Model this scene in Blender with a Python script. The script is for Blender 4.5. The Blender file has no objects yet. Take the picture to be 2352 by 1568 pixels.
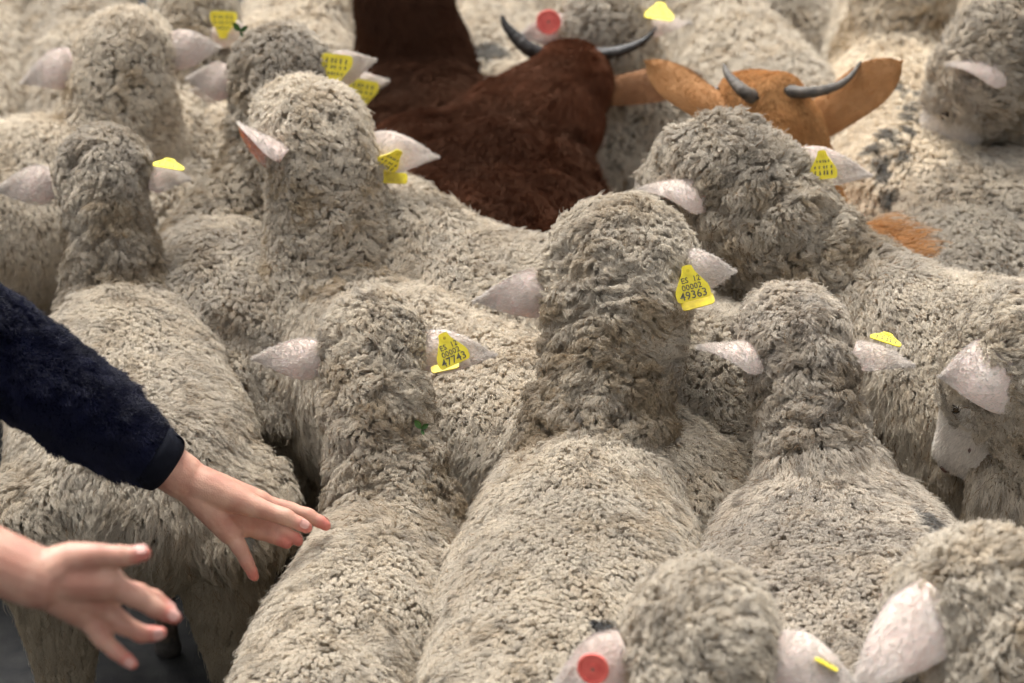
import bpy, bmesh, math, random
import numpy as np
from mathutils import Vector, Matrix

# ------------------------------------------------------------------ camera, sky, sun, exposure
scene = bpy.context.scene
CAM_Z, PITCH, LENS = 2.6, math.radians(25.0), 96.0
FPX = 2352.0 * LENS / 36.0                      # focal length in pixels of a 2352 px wide frame
cam_data = bpy.data.cameras.new('camera')
cam = bpy.data.objects.new('camera', cam_data)
scene.collection.objects.link(cam)
cam.location = (0, 0, CAM_Z)
cam.rotation_euler = (math.radians(90) - PITCH, 0, 0)
cam_data.lens = LENS
cam_data.sensor_width = 36.0
cam_data.clip_end = 400.0
cam_data.dof.use_dof = True
cam_data.dof.focus_distance = 4.18
cam_data.dof.aperture_fstop = 3.7
scene.camera = cam

SUN_EL, SUN_AZ = math.radians(62), math.radians(-25)      # azimuth from +Y towards +X
world = bpy.data.worlds.new('World')
scene.world = world
world.use_nodes = True
wn = world.node_tree.nodes
sky = wn.new('ShaderNodeTexSky')
sky.sky_type = 'NISHITA'
sky.sun_disc = False
sky.sun_elevation = SUN_EL
sky.sun_rotation = SUN_AZ
sky.air_density = 1.0
sky.dust_density = 6.0
sky.ozone_density = 1.0
hsv = wn.new('ShaderNodeHueSaturation')
hsv.inputs['Saturation'].default_value = 0.12
bg = wn['Background']
bg.inputs['Strength'].default_value = 0.11
world.node_tree.links.new(sky.outputs[0], hsv.inputs['Color'])
world.node_tree.links.new(hsv.outputs[0], bg.inputs['Color'])
sun_data = bpy.data.lights.new('sun', 'SUN')
sun_data.energy = 1.5
sun_data.angle = math.radians(30)
sun_data.color = (1.0, 0.985, 0.955)
sun = bpy.data.objects.new('sun', sun_data)
scene.collection.objects.link(sun)
sd = Vector((math.sin(SUN_AZ) * math.cos(SUN_EL), math.cos(SUN_AZ) * math.cos(SUN_EL), math.sin(SUN_EL)))
sun.rotation_euler = sd.to_track_quat('Z', 'Y').to_euler()
sun.location = (0, 0, 8)
scene.view_settings.view_transform = 'Standard'
scene.view_settings.look = 'None'
scene.view_settings.gamma = 1.0
scene.view_settings.exposure = 1.36
scene.view_settings.use_curve_mapping = False
try:
    scene.cycles_curves.shape = 'RIBBONS'
    scene.cycles_curves.subdivisions = 2
except Exception:
    pass
scene.cycles.max_bounces = 6
scene.cycles.diffuse_bounces = 4
scene.cycles.transmission_bounces = 4
scene.cycles.adaptive_threshold = 0.05
scene.cycles.adaptive_min_samples = 24

# ------------------------------------------------------------------ small helpers
COL = scene.collection
RNG = np.random.default_rng(7)
CP, SP = math.cos(PITCH), math.sin(PITCH)
CAMP = np.array([0.0, 0.0, CAM_Z])

def ray(u, v):
    """unit direction of the view ray through a point of a 2352 x 1568 frame"""
    a, b = (u - 1176.0) / FPX, -(v - 784.0) / FPX
    d = np.array([a, CP + b * SP, -SP + b * CP])
    return d / np.linalg.norm(d)

def at_z(u, v, z):
    d = ray(u, v)
    return CAMP + d * ((z - CAM_Z) / d[2])

def at_r(u, v, r):
    return CAMP + ray(u, v) * r

def rng_of(p):
    return float(np.linalg.norm(np.asarray(p) - CAMP))

def nrm(a):
    a = np.asarray(a, float)
    return a / (np.linalg.norm(a, axis=-1, keepdims=True) + 1e-12)

def link(o, parent=None):
    COL.objects.link(o)
    if parent is not None:
        o.parent = parent
        # parents sit at their own base: keep the child's world placement
        pl = parent
        off = Vector((0, 0, 0))
        while pl is not None:
            off += pl.location
            pl = pl.parent
        o.location = -off
    return o

def mesh_obj(name, verts, faces, mats, parent=None, smooth=True, mat_idx=None):
    me = bpy.data.meshes.new(name)
    me.from_pydata([tuple(v) for v in verts], [], [tuple(int(i) for i in f) for f in faces])
    for m in (mats if isinstance(mats, (list, tuple)) else [mats]):
        me.materials.append(m)
    if smooth:
        me.polygons.foreach_set('use_smooth', np.ones(len(me.polygons), bool))
    if mat_idx is not None:
        me.polygons.foreach_set('material_index', np.asarray(mat_idx, np.int32))
    me.update()
    return link(bpy.data.objects.new(name, me), parent)

def thing(name, label, cat, loc, group=None):
    o = bpy.data.objects.new(name, None)
    COL.objects.link(o)
    o.location = tuple(loc)
    o.empty_display_size = 0.1
    o['label'] = label
    o['category'] = cat
    if group:
        o['group'] = group
    return o

def h3(ix, iy, iz, seed):
    n = (ix.astype(np.int64) * 374761393 + iy.astype(np.int64) * 668265263 + iz.astype(np.int64) * 2147483647 + seed * 1274126177) & 0xFFFFFFFF
    n = ((n ^ (n >> 13)) * 1274126177) & 0xFFFFFFFF
    n = ((n ^ (n >> 16)) * 2246822519) & 0xFFFFFFFF
    return ((n ^ (n >> 15)) & 0xFFFF).astype(np.float32) / 65535.0

def noise(p, scale, seed=0):
    """smooth value noise in 0..1"""
    q = np.asarray(p, np.float64) * scale + seed * 17.31
    i = np.floor(q)
    f = q - i
    f = f * f * (3 - 2 * f)
    i = i.astype(np.int64)
    r = 0.0
    for dx in (0, 1):
        wx = f[:, 0] if dx else 1 - f[:, 0]
        for dy in (0, 1):
            wy = f[:, 1] if dy else 1 - f[:, 1]
            for dz in (0, 1):
                wz = f[:, 2] if dz else 1 - f[:, 2]
                r = r + wx * wy * wz * h3(i[:, 0] + dx, i[:, 1] + dy, i[:, 2] + dz, seed)
    return r

def fbm(p, scale, seed=0, oct=3):
    r, a, t = 0.0, 1.0, 0.0
    for k in range(oct):
        r = r + a * noise(p, scale * 2 ** k, seed + k * 5)
        t += a
        a *= 0.5
    return r / t

def sstep(x, a, b):
    t = np.clip((x - a) / (b - a), 0, 1)
    return t * t * (3 - 2 * t)

def catmull(pts, n):
    """resample rows of pts (any columns) smoothly to n rows"""
    P = np.asarray(pts, float)
    P = np.vstack([2 * P[0] - P[1], P, 2 * P[-1] - P[-2]])
    m = len(P) - 3
    t = np.linspace(0, m - 1e-6, n)
    i = t.astype(int)
    f = (t - i)[:, None]
    a, b, c, d = P[i], P[i + 1], P[i + 2], P[i + 3]
    return 0.5 * (2 * b + (c - a) * f + (2 * a - 5 * b + 4 * c - d) * f ** 2 + (3 * b - a - 3 * c + d) * f ** 3)

def loft(centers, rw, rh, up, seg=20):
    """closed tube through centers; rw/rh half width/height; up: reference up vector(s)"""
    C = np.asarray(centers, float)
    T = nrm(np.gradient(C, axis=0))
    U = np.broadcast_to(np.asarray(up, float), C.shape)
    S = nrm(np.cross(T, U))
    U = np.cross(S, T)
    a = np.linspace(0, 2 * np.pi, seg, endpoint=False)
    R = C[:, None] + np.cos(a)[None, :, None] * S[:, None] * np.asarray(rw)[:, None, None] + np.sin(a)[None, :, None] * U[:, None] * np.asarray(rh)[:, None, None]
    V = R.reshape(-1, 3)
    n = len(C)
    F = []
    for i in range(n - 1):
        for j in range(seg):
            k = (j + 1) % seg
            F.append((i * seg + j, i * seg + k, (i + 1) * seg + k, (i + 1) * seg + j))
    V = np.vstack([V, C[0] - T[0] * min(rw[0], rh[0]) * .5, C[-1] + T[-1] * min(rw[-1], rh[-1]) * .5])
    b, e = n * seg, n * seg + 1
    for j in range(seg):
        k = (j + 1) % seg
        F.append((b, k, j))
        F.append((e, (n - 1) * seg + j, (n - 1) * seg + k))
    return V, F

def join(parts):
    V, F, o = [], [], 0
    for v, f in parts:
        V.append(np.asarray(v, float))
        F += [tuple(i + o for i in q) for q in f]
        o += len(v)
    return np.vstack(V), F

def remeshed(V, F, voxel, smooth_it=6, fac=0.5):
    """one continuous skin around overlapping closed shapes"""
    me = bpy.data.meshes.new('tmp')
    me.from_pydata([tuple(v) for v in V], [], F)
    me.update()
    o = bpy.data.objects.new('tmp', me)
    COL.objects.link(o)
    m = o.modifiers.new('r', 'REMESH')
    m.mode = 'VOXEL'
    m.voxel_size = voxel
    m.adaptivity = 0.0
    if smooth_it:
        s = o.modifiers.new('s', 'SMOOTH')
        s.factor = fac
        s.iterations = smooth_it
    dg = bpy.context.evaluated_depsgraph_get()
    ev = o.evaluated_get(dg)
    em = ev.to_mesh()
    n = len(em.vertices)
    co = np.empty(n * 3, np.float32)
    em.vertices.foreach_get('co', co)
    nl = len(em.loops)
    li = np.empty(nl, np.int32)
    em.loops.foreach_get('vertex_index', li)
    ls = np.empty(len(em.polygons), np.int32)
    em.polygons.foreach_get('loop_start', ls)
    lt = np.empty(len(em.polygons), np.int32)
    em.polygons.foreach_get('loop_total', lt)
    ev.to_mesh_clear()
    bpy.data.objects.remove(o)
    bpy.data.meshes.remove(me)
    return co.reshape(-1, 3).astype(float), li, ls, lt

def raw_mesh(name, co, li, ls, lt, mats):
    me = bpy.data.meshes.new(name)
    me.vertices.add(len(co))
    me.vertices.foreach_set('co', np.asarray(co, np.float32).ravel())
    me.loops.add(len(li))
    me.loops.foreach_set('vertex_index', li)
    me.polygons.add(len(ls))
    me.polygons.foreach_set('loop_start', ls)
    try:
        me.polygons.foreach_set('loop_total', lt)
    except Exception:
        pass
    me.polygons.foreach_set('use_smooth', np.ones(len(ls), bool))
    me.update(calc_edges=True)
    me.validate()
    for m in (mats if isinstance(mats, (list, tuple)) else [mats]):
        me.materials.append(m)
    return me

def tris_of(li, ls, lt):
    q = ls[lt == 4]
    t = ls[lt == 3]
    T = np.vstack([np.stack([li[q], li[q + 1], li[q + 2]], 1), np.stack([li[q], li[q + 2], li[q + 3]], 1), np.stack([li[t], li[t + 1], li[t + 2]], 1)]) if len(t) else \
        np.vstack([np.stack([li[q], li[q + 1], li[q + 2]], 1), np.stack([li[q], li[q + 2], li[q + 3]], 1)])
    return T

def vnormals(co, T):
    fn = np.cross(co[T[:, 1]] - co[T[:, 0]], co[T[:, 2]] - co[T[:, 0]])
    N = np.zeros_like(co)
    for k in range(3):
        np.add.at(N, T[:, k], fn)
    return nrm(N)

# ------------------------------------------------------------------ materials
def mat(name):
    m = bpy.data.materials.new(name)
    m.use_nodes = True
    return m, m.node_tree.nodes, m.node_tree.links, m.node_tree.nodes['Principled BSDF']

def hair_mat(name, trans=0.25, gloss=0.03, gcol=(0.9, 0.88, 0.84)):
    """fibres: colour of each strand comes from its own attribute, paler towards the root"""
    m, n, l, p = mat(name)
    n.remove(p)
    out = n['Material Output']
    at = n.new('ShaderNodeAttribute')
    at.attribute_name = 'strand_color'
    d = n.new('ShaderNodeBsdfDiffuse')
    d.inputs['Roughness'].default_value = 0.6
    t = n.new('ShaderNodeBsdfTranslucent')
    g = n.new('ShaderNodeBsdfGlossy')
    g.inputs['Roughness'].default_value = 0.45
    g.inputs['Color'].default_value = (*gcol, 1)
    mx = n.new('ShaderNodeMixShader')
    mx.inputs[0].default_value = trans
    m2 = n.new('ShaderNodeMixShader')
    m2.inputs[0].default_value = gloss
    l.new(at.outputs['Color'], d.inputs['Color'])
    l.new(at.outputs['Color'], t.inputs['Color'])
    l.new(d.outputs[0], mx.inputs[1])
    l.new(t.outputs[0], mx.inputs[2])
    l.new(mx.outputs[0], m2.inputs[1])
    l.new(g.outputs[0], m2.inputs[2])
    l.new(m2.outputs[0], out.inputs['Surface'])
    return m

def noisy_mat(name, c1, c2, scale=30, rough=0.8, bump=0.3, bscale=120, spec=0.2, bdist=0.002, sss=0.0, detail=6):
    m, n, l, p = mat(name)
    tc = n.new('ShaderNodeTexCoord')
    nz = n.new('ShaderNodeTexNoise')
    nz.inputs['Scale'].default_value = scale
    nz.inputs['Detail'].default_value = detail
    cr = n.new('ShaderNodeValToRGB')
    cr.color_ramp.elements[0].position = 0.3
    cr.color_ramp.elements[1].position = 0.7
    cr.color_ramp.elements[0].color = (*c1, 1)
    cr.color_ramp.elements[1].color = (*c2, 1)
    nb = n.new('ShaderNodeTexNoise')
    nb.inputs['Scale'].default_value = bscale
    nb.inputs['Detail'].default_value = 4
    bp = n.new('ShaderNodeBump')
    bp.inputs['Strength'].default_value = bump
    bp.inputs['Distance'].default_value = bdist
    l.new(tc.outputs['Object'], nz.inputs['Vector'])
    l.new(tc.outputs['Object'], nb.inputs['Vector'])
    l.new(nz.outputs['Fac'], cr.inputs['Fac'])
    l.new(cr.outputs['Color'], p.inputs['Base Color'])
    l.new(nb.outputs['Fac'], bp.inputs['Height'])
    l.new(bp.outputs['Normal'], p.inputs['Normal'])
    p.inputs['Roughness'].default_value = rough
    p.inputs['Specular IOR Level'].default_value = spec
    if sss:
        p.inputs['Subsurface Weight'].default_value = sss
        p.inputs['Subsurface Radius'].default_value = (0.012, 0.004, 0.002)
        p.inputs['Subsurface Scale'].default_value = 0.6
    return m

M_WOOL = hair_mat('wool_fibre', 0.28)
M_COAT = hair_mat('goat_hair', 0.12)
M_GLOSSY = hair_mat('glossy_goat_hair', 0.1, 0.05, (0.62, 0.36, 0.24))
M_SHERPA = hair_mat('fleece_fabric_pile', 0.1)
M_UNDER = noisy_mat('wool_underlayer', (0.34, 0.29, 0.225), (0.48, 0.42, 0.34), 60, 1.0, 0.6, 300, 0.0)
M_FACE = noisy_mat('white_face_hair', (0.64, 0.58, 0.52), (0.76, 0.71, 0.65), 40, 0.9, 0.4, 500, 0.1)
M_EAR = noisy_mat('pale_ear_skin', (0.63, 0.48, 0.42), (0.72, 0.63, 0.565), 18, 0.85, 0.12, 700, 0.1, sss=0.12)
M_EARIN = noisy_mat('ear_inner_skin', (0.42, 0.19, 0.13), (0.55, 0.30, 0.22), 25, 0.6, 0.3, 300, 0.3, sss=0.15)
M_LEG = noisy_mat('dark_leg_hair', (0.07, 0.055, 0.042), (0.16, 0.13, 0.10), 40, 0.95, 0.5, 400, 0.05)  # leg hair, much darker than the face hair
M_HOOF = noisy_mat('hoof_horn', (0.04, 0.035, 0.03), (0.09, 0.08, 0.07), 60, 0.5, 0.3, 100)
M_YELLOW = noisy_mat('yellow_tag_plastic', (0.70, 0.56, 0.035), (0.84, 0.71, 0.05), 60, 0.5, 0.15, 90, 0.4)
M_YELLOWD = noisy_mat('dirty_yellow_tag_plastic', (0.36, 0.25, 0.02), (0.80, 0.66, 0.03), 45, 0.5, 0.1, 60, 0.4)
M_INK = noisy_mat('grey_tag_print', (0.06, 0.06, 0.055), (0.16, 0.15, 0.10), 200, 0.7, 0.0, 60, 0.2)
M_RED = noisy_mat('red_tag_plastic', (0.62, 0.085, 0.07), (0.80, 0.17, 0.13), 60, 0.5, 0.2, 120, 0.4)
M_GROUND = noisy_mat('asphalt', (0.012, 0.012, 0.013), (0.034, 0.033, 0.031), 25, 0.9, 0.8, 220, 0.3, 0.004)
M_NOSE = noisy_mat('brown_nose_skin', (0.10, 0.055, 0.045), (0.20, 0.12, 0.10), 40, 0.7, 0.3, 200, 0.2)
M_EYE = noisy_mat('eye', (0.03, 0.018, 0.01), (0.06, 0.035, 0.015), 20, 0.12, 0.0, 60, 0.6)

# ------------------------------------------------------------------ ground
gv, gf = [], []
NG = 40
for i in range(NG + 1):
    for j in range(NG + 1):
        x, y = -60 + 120 * i / NG, -20 + 140 * j / NG
        gv.append((x, y, 0.0))
for i in range(NG):
    for j in range(NG):
        a = i * (NG + 1) + j
        gf.append((a, a + NG + 1, a + NG + 2, a + 1))
g = mesh_obj('ground', gv, gf, M_GROUND)
g['kind'] = 'structure'

# ------------------------------------------------------------------ fibres
def curves_obj(name, P, R, C, material, parent):
    """P (n,k,3) points, R (n,k) radii, C (n,3) colours -> one hair curves object"""
    n, k = P.shape[:2]
    if n == 0:
        return None
    P = np.nan_to_num(P)
    hc = bpy.data.hair_curves.new(name)
    hc.add_curves([k] * n)
    hc.attributes['position'].data.foreach_set('vector', np.ascontiguousarray(P, np.float32).ravel())
    ra = hc.attributes.get('radius') or hc.attributes.new('radius', 'FLOAT', 'POINT')
    ra.data.foreach_set('value', np.ascontiguousarray(R, np.float32).ravel())
    ca = hc.attributes.new('strand_color', 'FLOAT_COLOR', 'CURVE')
    C4 = np.ones((n, 4), np.float32)
    C4[:, :3] = C
    ca.data.foreach_set('color', C4.ravel())
    hc.materials.append(material)
    o = link(bpy.data.objects.new(name, hc), parent)
    o['kind'] = 'stuff'
    return o

def sample_surface(co, T, N, n):
    A = np.linalg.norm(np.cross(co[T[:, 1]] - co[T[:, 0]], co[T[:, 2]] - co[T[:, 0]]), axis=1)
    cs = np.cumsum(A)
    k = np.searchsorted(cs, RNG.random(n) * cs[-1])
    k = np.clip(k, 0, len(T) - 1)
    a, b = RNG.random(n), RNG.random(n)
    s = a + b > 1
    a[s], b[s] = 1 - a[s], 1 - b[s]
    w = np.stack([1 - a - b, a, b], 1)
    t = T[k]
    p = (co[t] * w[..., None]).sum(1)
    nn = nrm((N[t] * w[..., None]).sum(1))
    vi = t[np.arange(n), w.argmax(1)]
    return p, nn, vi, cs[-1] * 0.5

def thin(p, cell):
    key = np.floor(p / cell + RNG.random(3)).astype(np.int64)
    kk = key[:, 0] * 73856093 + key[:, 1] * 19349663 + key[:, 2] * 83492791
    _, idx = np.unique(kk, return_index=True)
    return idx

def visible_side(p, n, tol=-0.25):
    return (n * nrm(CAMP - p)).sum(1) > tol

def in_view(p, m=300):
    """within the frame or a step beside it"""
    d = p - CAMP
    dep = d[:, 1] * CP - d[:, 2] * SP
    u = 1176 + FPX * d[:, 0] / dep
    v = 784 - FPX * (d[:, 1] * SP + d[:, 2] * CP) / dep
    return (u > -m) & (u < 2352 + m) & (v > -m) & (v < 1568 + m)

CREAM = np.array([0.73, 0.66, 0.55])
GREY = np.array([0.47, 0.42, 0.355])
TAN = np.array([0.50, 0.385, 0.245])
DIRT = np.array([0.17, 0.135, 0.10])
PAINT = np.array([0.10, 0.097, 0.093])

def fleece(name, co, T, N, spar, stan, sp, parent):
    """wool built lock by lock. spar: spine parameter per vertex (0 rump .. 1 withers .. 2 poll .. 3 nose, <0 leg)"""
    lod = sp['lod']
    cell = {0: 0.0062, 1: 0.0080, 2: 0.0115}[lod] * sp.get('cell', 1.0)
    M = {0: 15, 1: 11, 2: 7}[lod]
    K = {0: 7, 1: 6, 2: 5}[lod]
    wid = {0: 0.00037, 1: 0.00058, 2: 0.00115}[lod]
    A = sample_surface(co, T, N, 8)[3]
    p, n, vi, _ = sample_surface(co, T, N, int(5 * A / cell ** 2))
    s = spar[vi]
    ok = visible_side(p, n) & in_view(p) & (p[:, 2] > 0.26) & (s < sp.get('bare', 2.42) + 0.25 * (noise(p, 30, 3) - 0.5))
    p, n, s, vi = p[ok], n[ok], s[ok], vi[ok]
    i = thin(p, cell)
    p, n, s, vi = p[i], n[i], s[i], vi[i]
    nl = len(p)
    seed = sp['seed']
    neck = sstep(s, 0.98, 1.2)                       # 0 on the body, 1 on neck and head
    head = sstep(s, 1.75, 2.0)
    # direction the locks lie in
    tb = -stan[vi]
    grav = np.array([0, 0, -1.0])
    sw = np.stack([fbm(p, 9, seed + 1, 2), fbm(p, 9, seed + 2, 2), fbm(p, 9, seed + 3, 2)], 1) - 0.5
    sw2 = np.stack([noise(p, 45, seed + 4), noise(p, 45, seed + 5), noise(p, 45, seed + 6)], 1) - 0.5
    t = tb * 0.45 + grav * (0.9 - 0.5 * neck)[:, None] + sw * (1.6 + 1.6 * neck)[:, None] + sw2 * (0.7 + 1.5 * neck)[:, None]
    t = nrm(t - (t * n).sum(1, keepdims=True) * n)
    bn = np.cross(n, t)
    # bigger staples that the locks gather into
    mc = p[thin(p, cell * 3.4)]
    mi = np.empty(nl, int)
    for a in range(0, nl, 4000):
        d = (p[a:a + 4000] ** 2).sum(1)[:, None] + (mc ** 2).sum(1)[None] - 2 * p[a:a + 4000] @ mc.T
        mi[a:a + 4000] = d.argmin(1)
    tom = mc[mi] - p
    tom = tom - (tom * n).sum(1, keepdims=True) * n
    edge = np.linalg.norm(tom, axis=1) / (cell * 1.9)     # 0 in the middle of a staple, 1 at its rim
    rnd = RNG.random((nl, 6))
    side = 1 - np.clip(n[:, 2], 0, 1)                     # flank
    low = sstep(-p[:, 2], -0.62 * sp['sc'], -0.42 * sp['sc'])
    fine = sstep(s, 0.62, 0.8) * (1 - neck)               # finer, fuzzier wool on the shoulders
    L = cell * (3.1 + 0.3 * neck + 2.4 * low * (1 - neck) + 0.5 * side * (1 - neck)) * (0.8 + 0.4 * rnd[:, 0]) * sp.get('len', 1.0)
    smb = sp.get('sm', {0: 0.4, 1: 0.75, 2: 1.0}[lod])
    sm = (smb * (1 - neck) + sp.get('nsm', 0.5 if lod < 2 else 1.0) * neck) * (1 - 0.5 * low)   # smooth, close wool
    L *= 1 + (0.5 * noise(p, 28, seed + 9) - 0.25) * (1 - 0.6 * sm)
    shag = sp.get('shag', 0.0) * (1 - sstep(s, 0.35, 0.75)) * (0.5 + 0.5 * side)
    L *= (1 - 0.3 * sm) * (1 + shag)
    L *= 1 - 0.5 * (1 - sstep(p[:, 2], 0.36, 0.44))
    macro = sp.get('macro', 1.0) * (0.2 + 0.2 * neck + 0.6 * low + 0.4 * shag) * (1 - 0.7 * sm)
    L *= 1 - np.clip(0.55 * macro * np.clip(edge, 0, 1) ** 2, 0, 0.75)
    lift = np.clip(0.58 - 0.3 * low - 0.1 * side - 0.1 * neck + 0.3 * neck * (rnd[:, 1] - 0.4) - 0.18 * fine + 0.2 * (rnd[:, 2] - 0.5), 0.12, 0.95)
    rc = cell * (0.24 + 0.34 * neck * rnd[:, 3] + 0.1 * rnd[:, 4]) * sp.get('curl', 1.0) * (1 - 0.4 * fine) * (1 - 0.4 * sm) * (1 + 0.6 * shag + 0.7 * low)
    turns = 0.8 + 1.1 * rnd[:, 5] + 1.2 * low + 0.8 * shag
    ph = RNG.random(nl) * 6.283
    clump = np.clip(0.50 + 0.12 * neck + 0.35 * low - 0.3 * fine + 0.25 * shag + 0.45 * (rnd[:, 1] - 0.5), 0.05, 0.9) * (1 - 0.6 * sm)
    S = np.linspace(0, 1, K)
    f1 = S * (1.15 - 0.45 * S ** 2)
    f2 = S ** 1.7
    X = lambda a: a[:, None, None]
    Cn = p[:, None] + X(L * lift) * f1[None, :, None] * n[:, None] + X(L * (1 - lift) * 1.25) * f2[None, :, None] * t[:, None] \
        + (S ** 1.5)[None, :, None] * (tom * (0.42 * macro)[:, None])[:, None]
    ang = ph[:, None] + 6.283 * turns[:, None] * S[None]
    env = (S ** 0.8)[None] * rc[:, None]
    Cn = Cn + (np.sin(ang) * env)[..., None] * bn[:, None] + (np.cos(ang) * env * 0.7)[..., None] * (n * 0.8 + t * 0.5)[:, None]
    # strands of a lock
    r = cell * 0.62 * np.sqrt(RNG.random((nl, M)))
    a = RNG.random((nl, M)) * 6.283
    prof = 1 - clump[:, None] * (S ** 1.4)[None]
    off = (r * np.cos(a))[..., None] * t[:, None] + (r * np.sin(a))[..., None] * bn[:, None]
    lf = 0.72 + 0.34 * RNG.random((nl, M))
    loose = RNG.random((nl, M)) < (0.05 + 0.25 * fine[:, None] + 0.03)
    lf = lf + loose * 0.3 * RNG.random((nl, M))
    base = Cn - p[:, None]
    P = p[:, None, None] + base[:, None] * lf[..., None, None] + off[:, :, None] * prof[:, None, :, None]
    fr = RNG.normal(size=(nl, M, 1, 3)) * (cell * (0.10 + 0.4 * loose))[..., None, None] * (S ** 1.6)[None, None, :, None]
    fr2 = RNG.normal(size=(nl, M, K, 3)) * cell * 0.045
    fr2[:, :, 0] = 0
    P = P + fr + fr2
    # every fibre has its own crimp on top of the lock's
    sa = RNG.random((nl, M, 1)) * 6.283 + (4.0 + 5.0 * RNG.random((nl, M, 1))) * S[None, None]
    sr = (cell * (0.10 + 0.16 * RNG.random((nl, M, 1)))) * (S ** 0.7)[None, None]
    P = P + (np.sin(sa) * sr)[..., None] * bn[:, None, None] + (np.cos(sa) * sr)[..., None] * t[:, None, None]
    # furrows: rounded tufts with narrow creases between them, stretched across the neck
    q = (p[:, None] + off).reshape(-1, 3)
    al = (q * np.repeat(stan[vi], M, 0)).sum(1)
    nkk = np.repeat(neck, M)
    fo = np.repeat(sp.get('folds', 1.0) * neck * (0.15 + 0.85 * sstep(fbm(p, 10, seed + 50, 2), 0.38, 0.6)), M)
    pil = lambda x, w: np.sqrt(np.minimum(x / w, 1.0)) - 1.0
    cf = np.abs(2 * fbm(np.c_[al * 36 + 2.2 * noise(q, 15, seed + 51), q[:, 0] * 8, q[:, 1] * 8 + q[:, 2] * 3], 1.0, seed + 52, 2) - 1)
    ct = np.abs(2 * fbm(q, 80, seed + 53, 2) - 1)
    cn = np.abs(2 * fbm(q, 40, seed + 57, 2) - 1)
    cb = np.abs(2 * fbm(q, 20, seed + 54, 2) - 1)
    rg = np.repeat(sstep(fbm(p, 8, seed + 55, 2), 0.4, 0.62) * (1 - 0.8 * fine), M)
    cr = fo * 0.017 * pil(cf, 0.22) + 0.004 * np.repeat(1 - 0.7 * fine, M) * pil(ct, 0.3) + 0.008 * nkk * pil(cn, 0.22) + 0.015 * rg * (1 - nkk) * pil(cb, 0.13)
    cr = cr * sp.get('crease', 1.0) * np.repeat((1 - 0.7 * smb) * (1 - neck) + (1.0 if lod < 2 else 0.3) * neck, M) + 0.005
    P = P + (np.repeat(n, M, 0) * cr[:, None]).reshape(nl, M, 1, 3)
    P[:, :, 0] -= n[:, None] * 0.008
    P = P.reshape(-1, K, 3).astype(np.float32)
    R = wid * (1.0 - 0.55 * S ** 2)[None] * (0.75 + 0.5 * RNG.random((nl * M, 1)))
    # colour: cream wool, greyed, tan-stained and dirty in patches and lock by lock
    n1, n2, n3 = fbm(p, 7, seed + 20, 3), fbm(p, 22, seed + 21, 2), fbm(p, 60, seed + 22, 2)
    dirty = sp.get('dirt', 0.4)
    nd = sp.get('neck_dirt', dirty + 0.25)
    dl = dirty + (nd - dirty) * neck
    dl = dl * (1 - sp.get('crown_clean', 0.3) * sstep(s, 1.85, 2.1))
    kg = np.clip(dl * 1.1 * sstep(0.65 * n1 + 0.35 * n3 + 0.12 * (rnd[:, 0] - 0.5), 0.36, 0.64), 0, 1)
    kt = np.clip((0.35 + 0.5 * neck * (1 - head) + 0.4 * low) * sp.get('tan', 1.0) * sstep(0.78 * n2 + 0.22 * rnd[:, 4], 0.42, 0.75), 0, 1)
    kd = np.clip((0.25 + dl) * sstep(0.5 * n3 + 0.3 * n2 + 0.2 * rnd[:, 2], 0.52, 0.74) * (1 - 0.6 * sm), 0, 0.85)
    c = CREAM * (1 - kg)[:, None] + GREY * kg[:, None]
    c = c * (1 - kt)[:, None] + TAN * kt[:, None]
    c = c * (1 - kd)[:, None] + DIRT * kd[:, None]
    nb = sp.get('neck_brown', 0.15) * neck * (1 - sstep(s, 1.8, 2.02)) * (0.55 + 0.9 * sstep(0.6 * n1 + 0.4 * n2, 0.35, 0.65))  # brown of the neck wool, with the shading of its back painted in
    nb = np.clip(nb, 0, 0.9)
    c = c * (1 - nb)[:, None] + np.array([0.30, 0.235, 0.155]) * nb[:, None]
    low2 = sp.get('low_dirt', 0.5) * low
    c = c * (1 - low2)[:, None] + np.array([0.36, 0.29, 0.195]) * low2[:, None]
    for (pd, rad, amt) in sp.get('paint', ()):
        rel = p - CAMP
        tt = rel @ pd
        near = np.where(np.linalg.norm(rel - tt[:, None] * pd, axis=1) < 0.02)[0]
        if not len(near):
            continue
        q = p[near[tt[near].argmin()]]
        w = amt * sstep(-np.linalg.norm(p - q, axis=1) / rad + 0.7 * (n3 - 0.5) + 0.4 * (rnd[:, 5] - 0.5), -1.0, -0.6)
        c = c * (1 - w)[:, None] + PAINT * w[:, None]
    c = c * sp.get('tone', 1.0) * np.asarray(sp.get('tint', (1, 1, 1)))
    Cs = np.repeat(c, M, 0) * (0.86 + 0.28 * RNG.random((nl * M, 1)))
    sb = (RNG.random(nl * M) < 0.02 + 0.03 * np.repeat(dl, M) + 0.05 * np.repeat(fine, M))
    Cs[sb] = np.array([0.20, 0.12, 0.055]) * (0.5 + RNG.random((sb.sum(), 1)))
    return curves_obj('fleece', P, R, np.clip(Cs, 0.01, 0.9), M_WOOL, parent)

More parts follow.
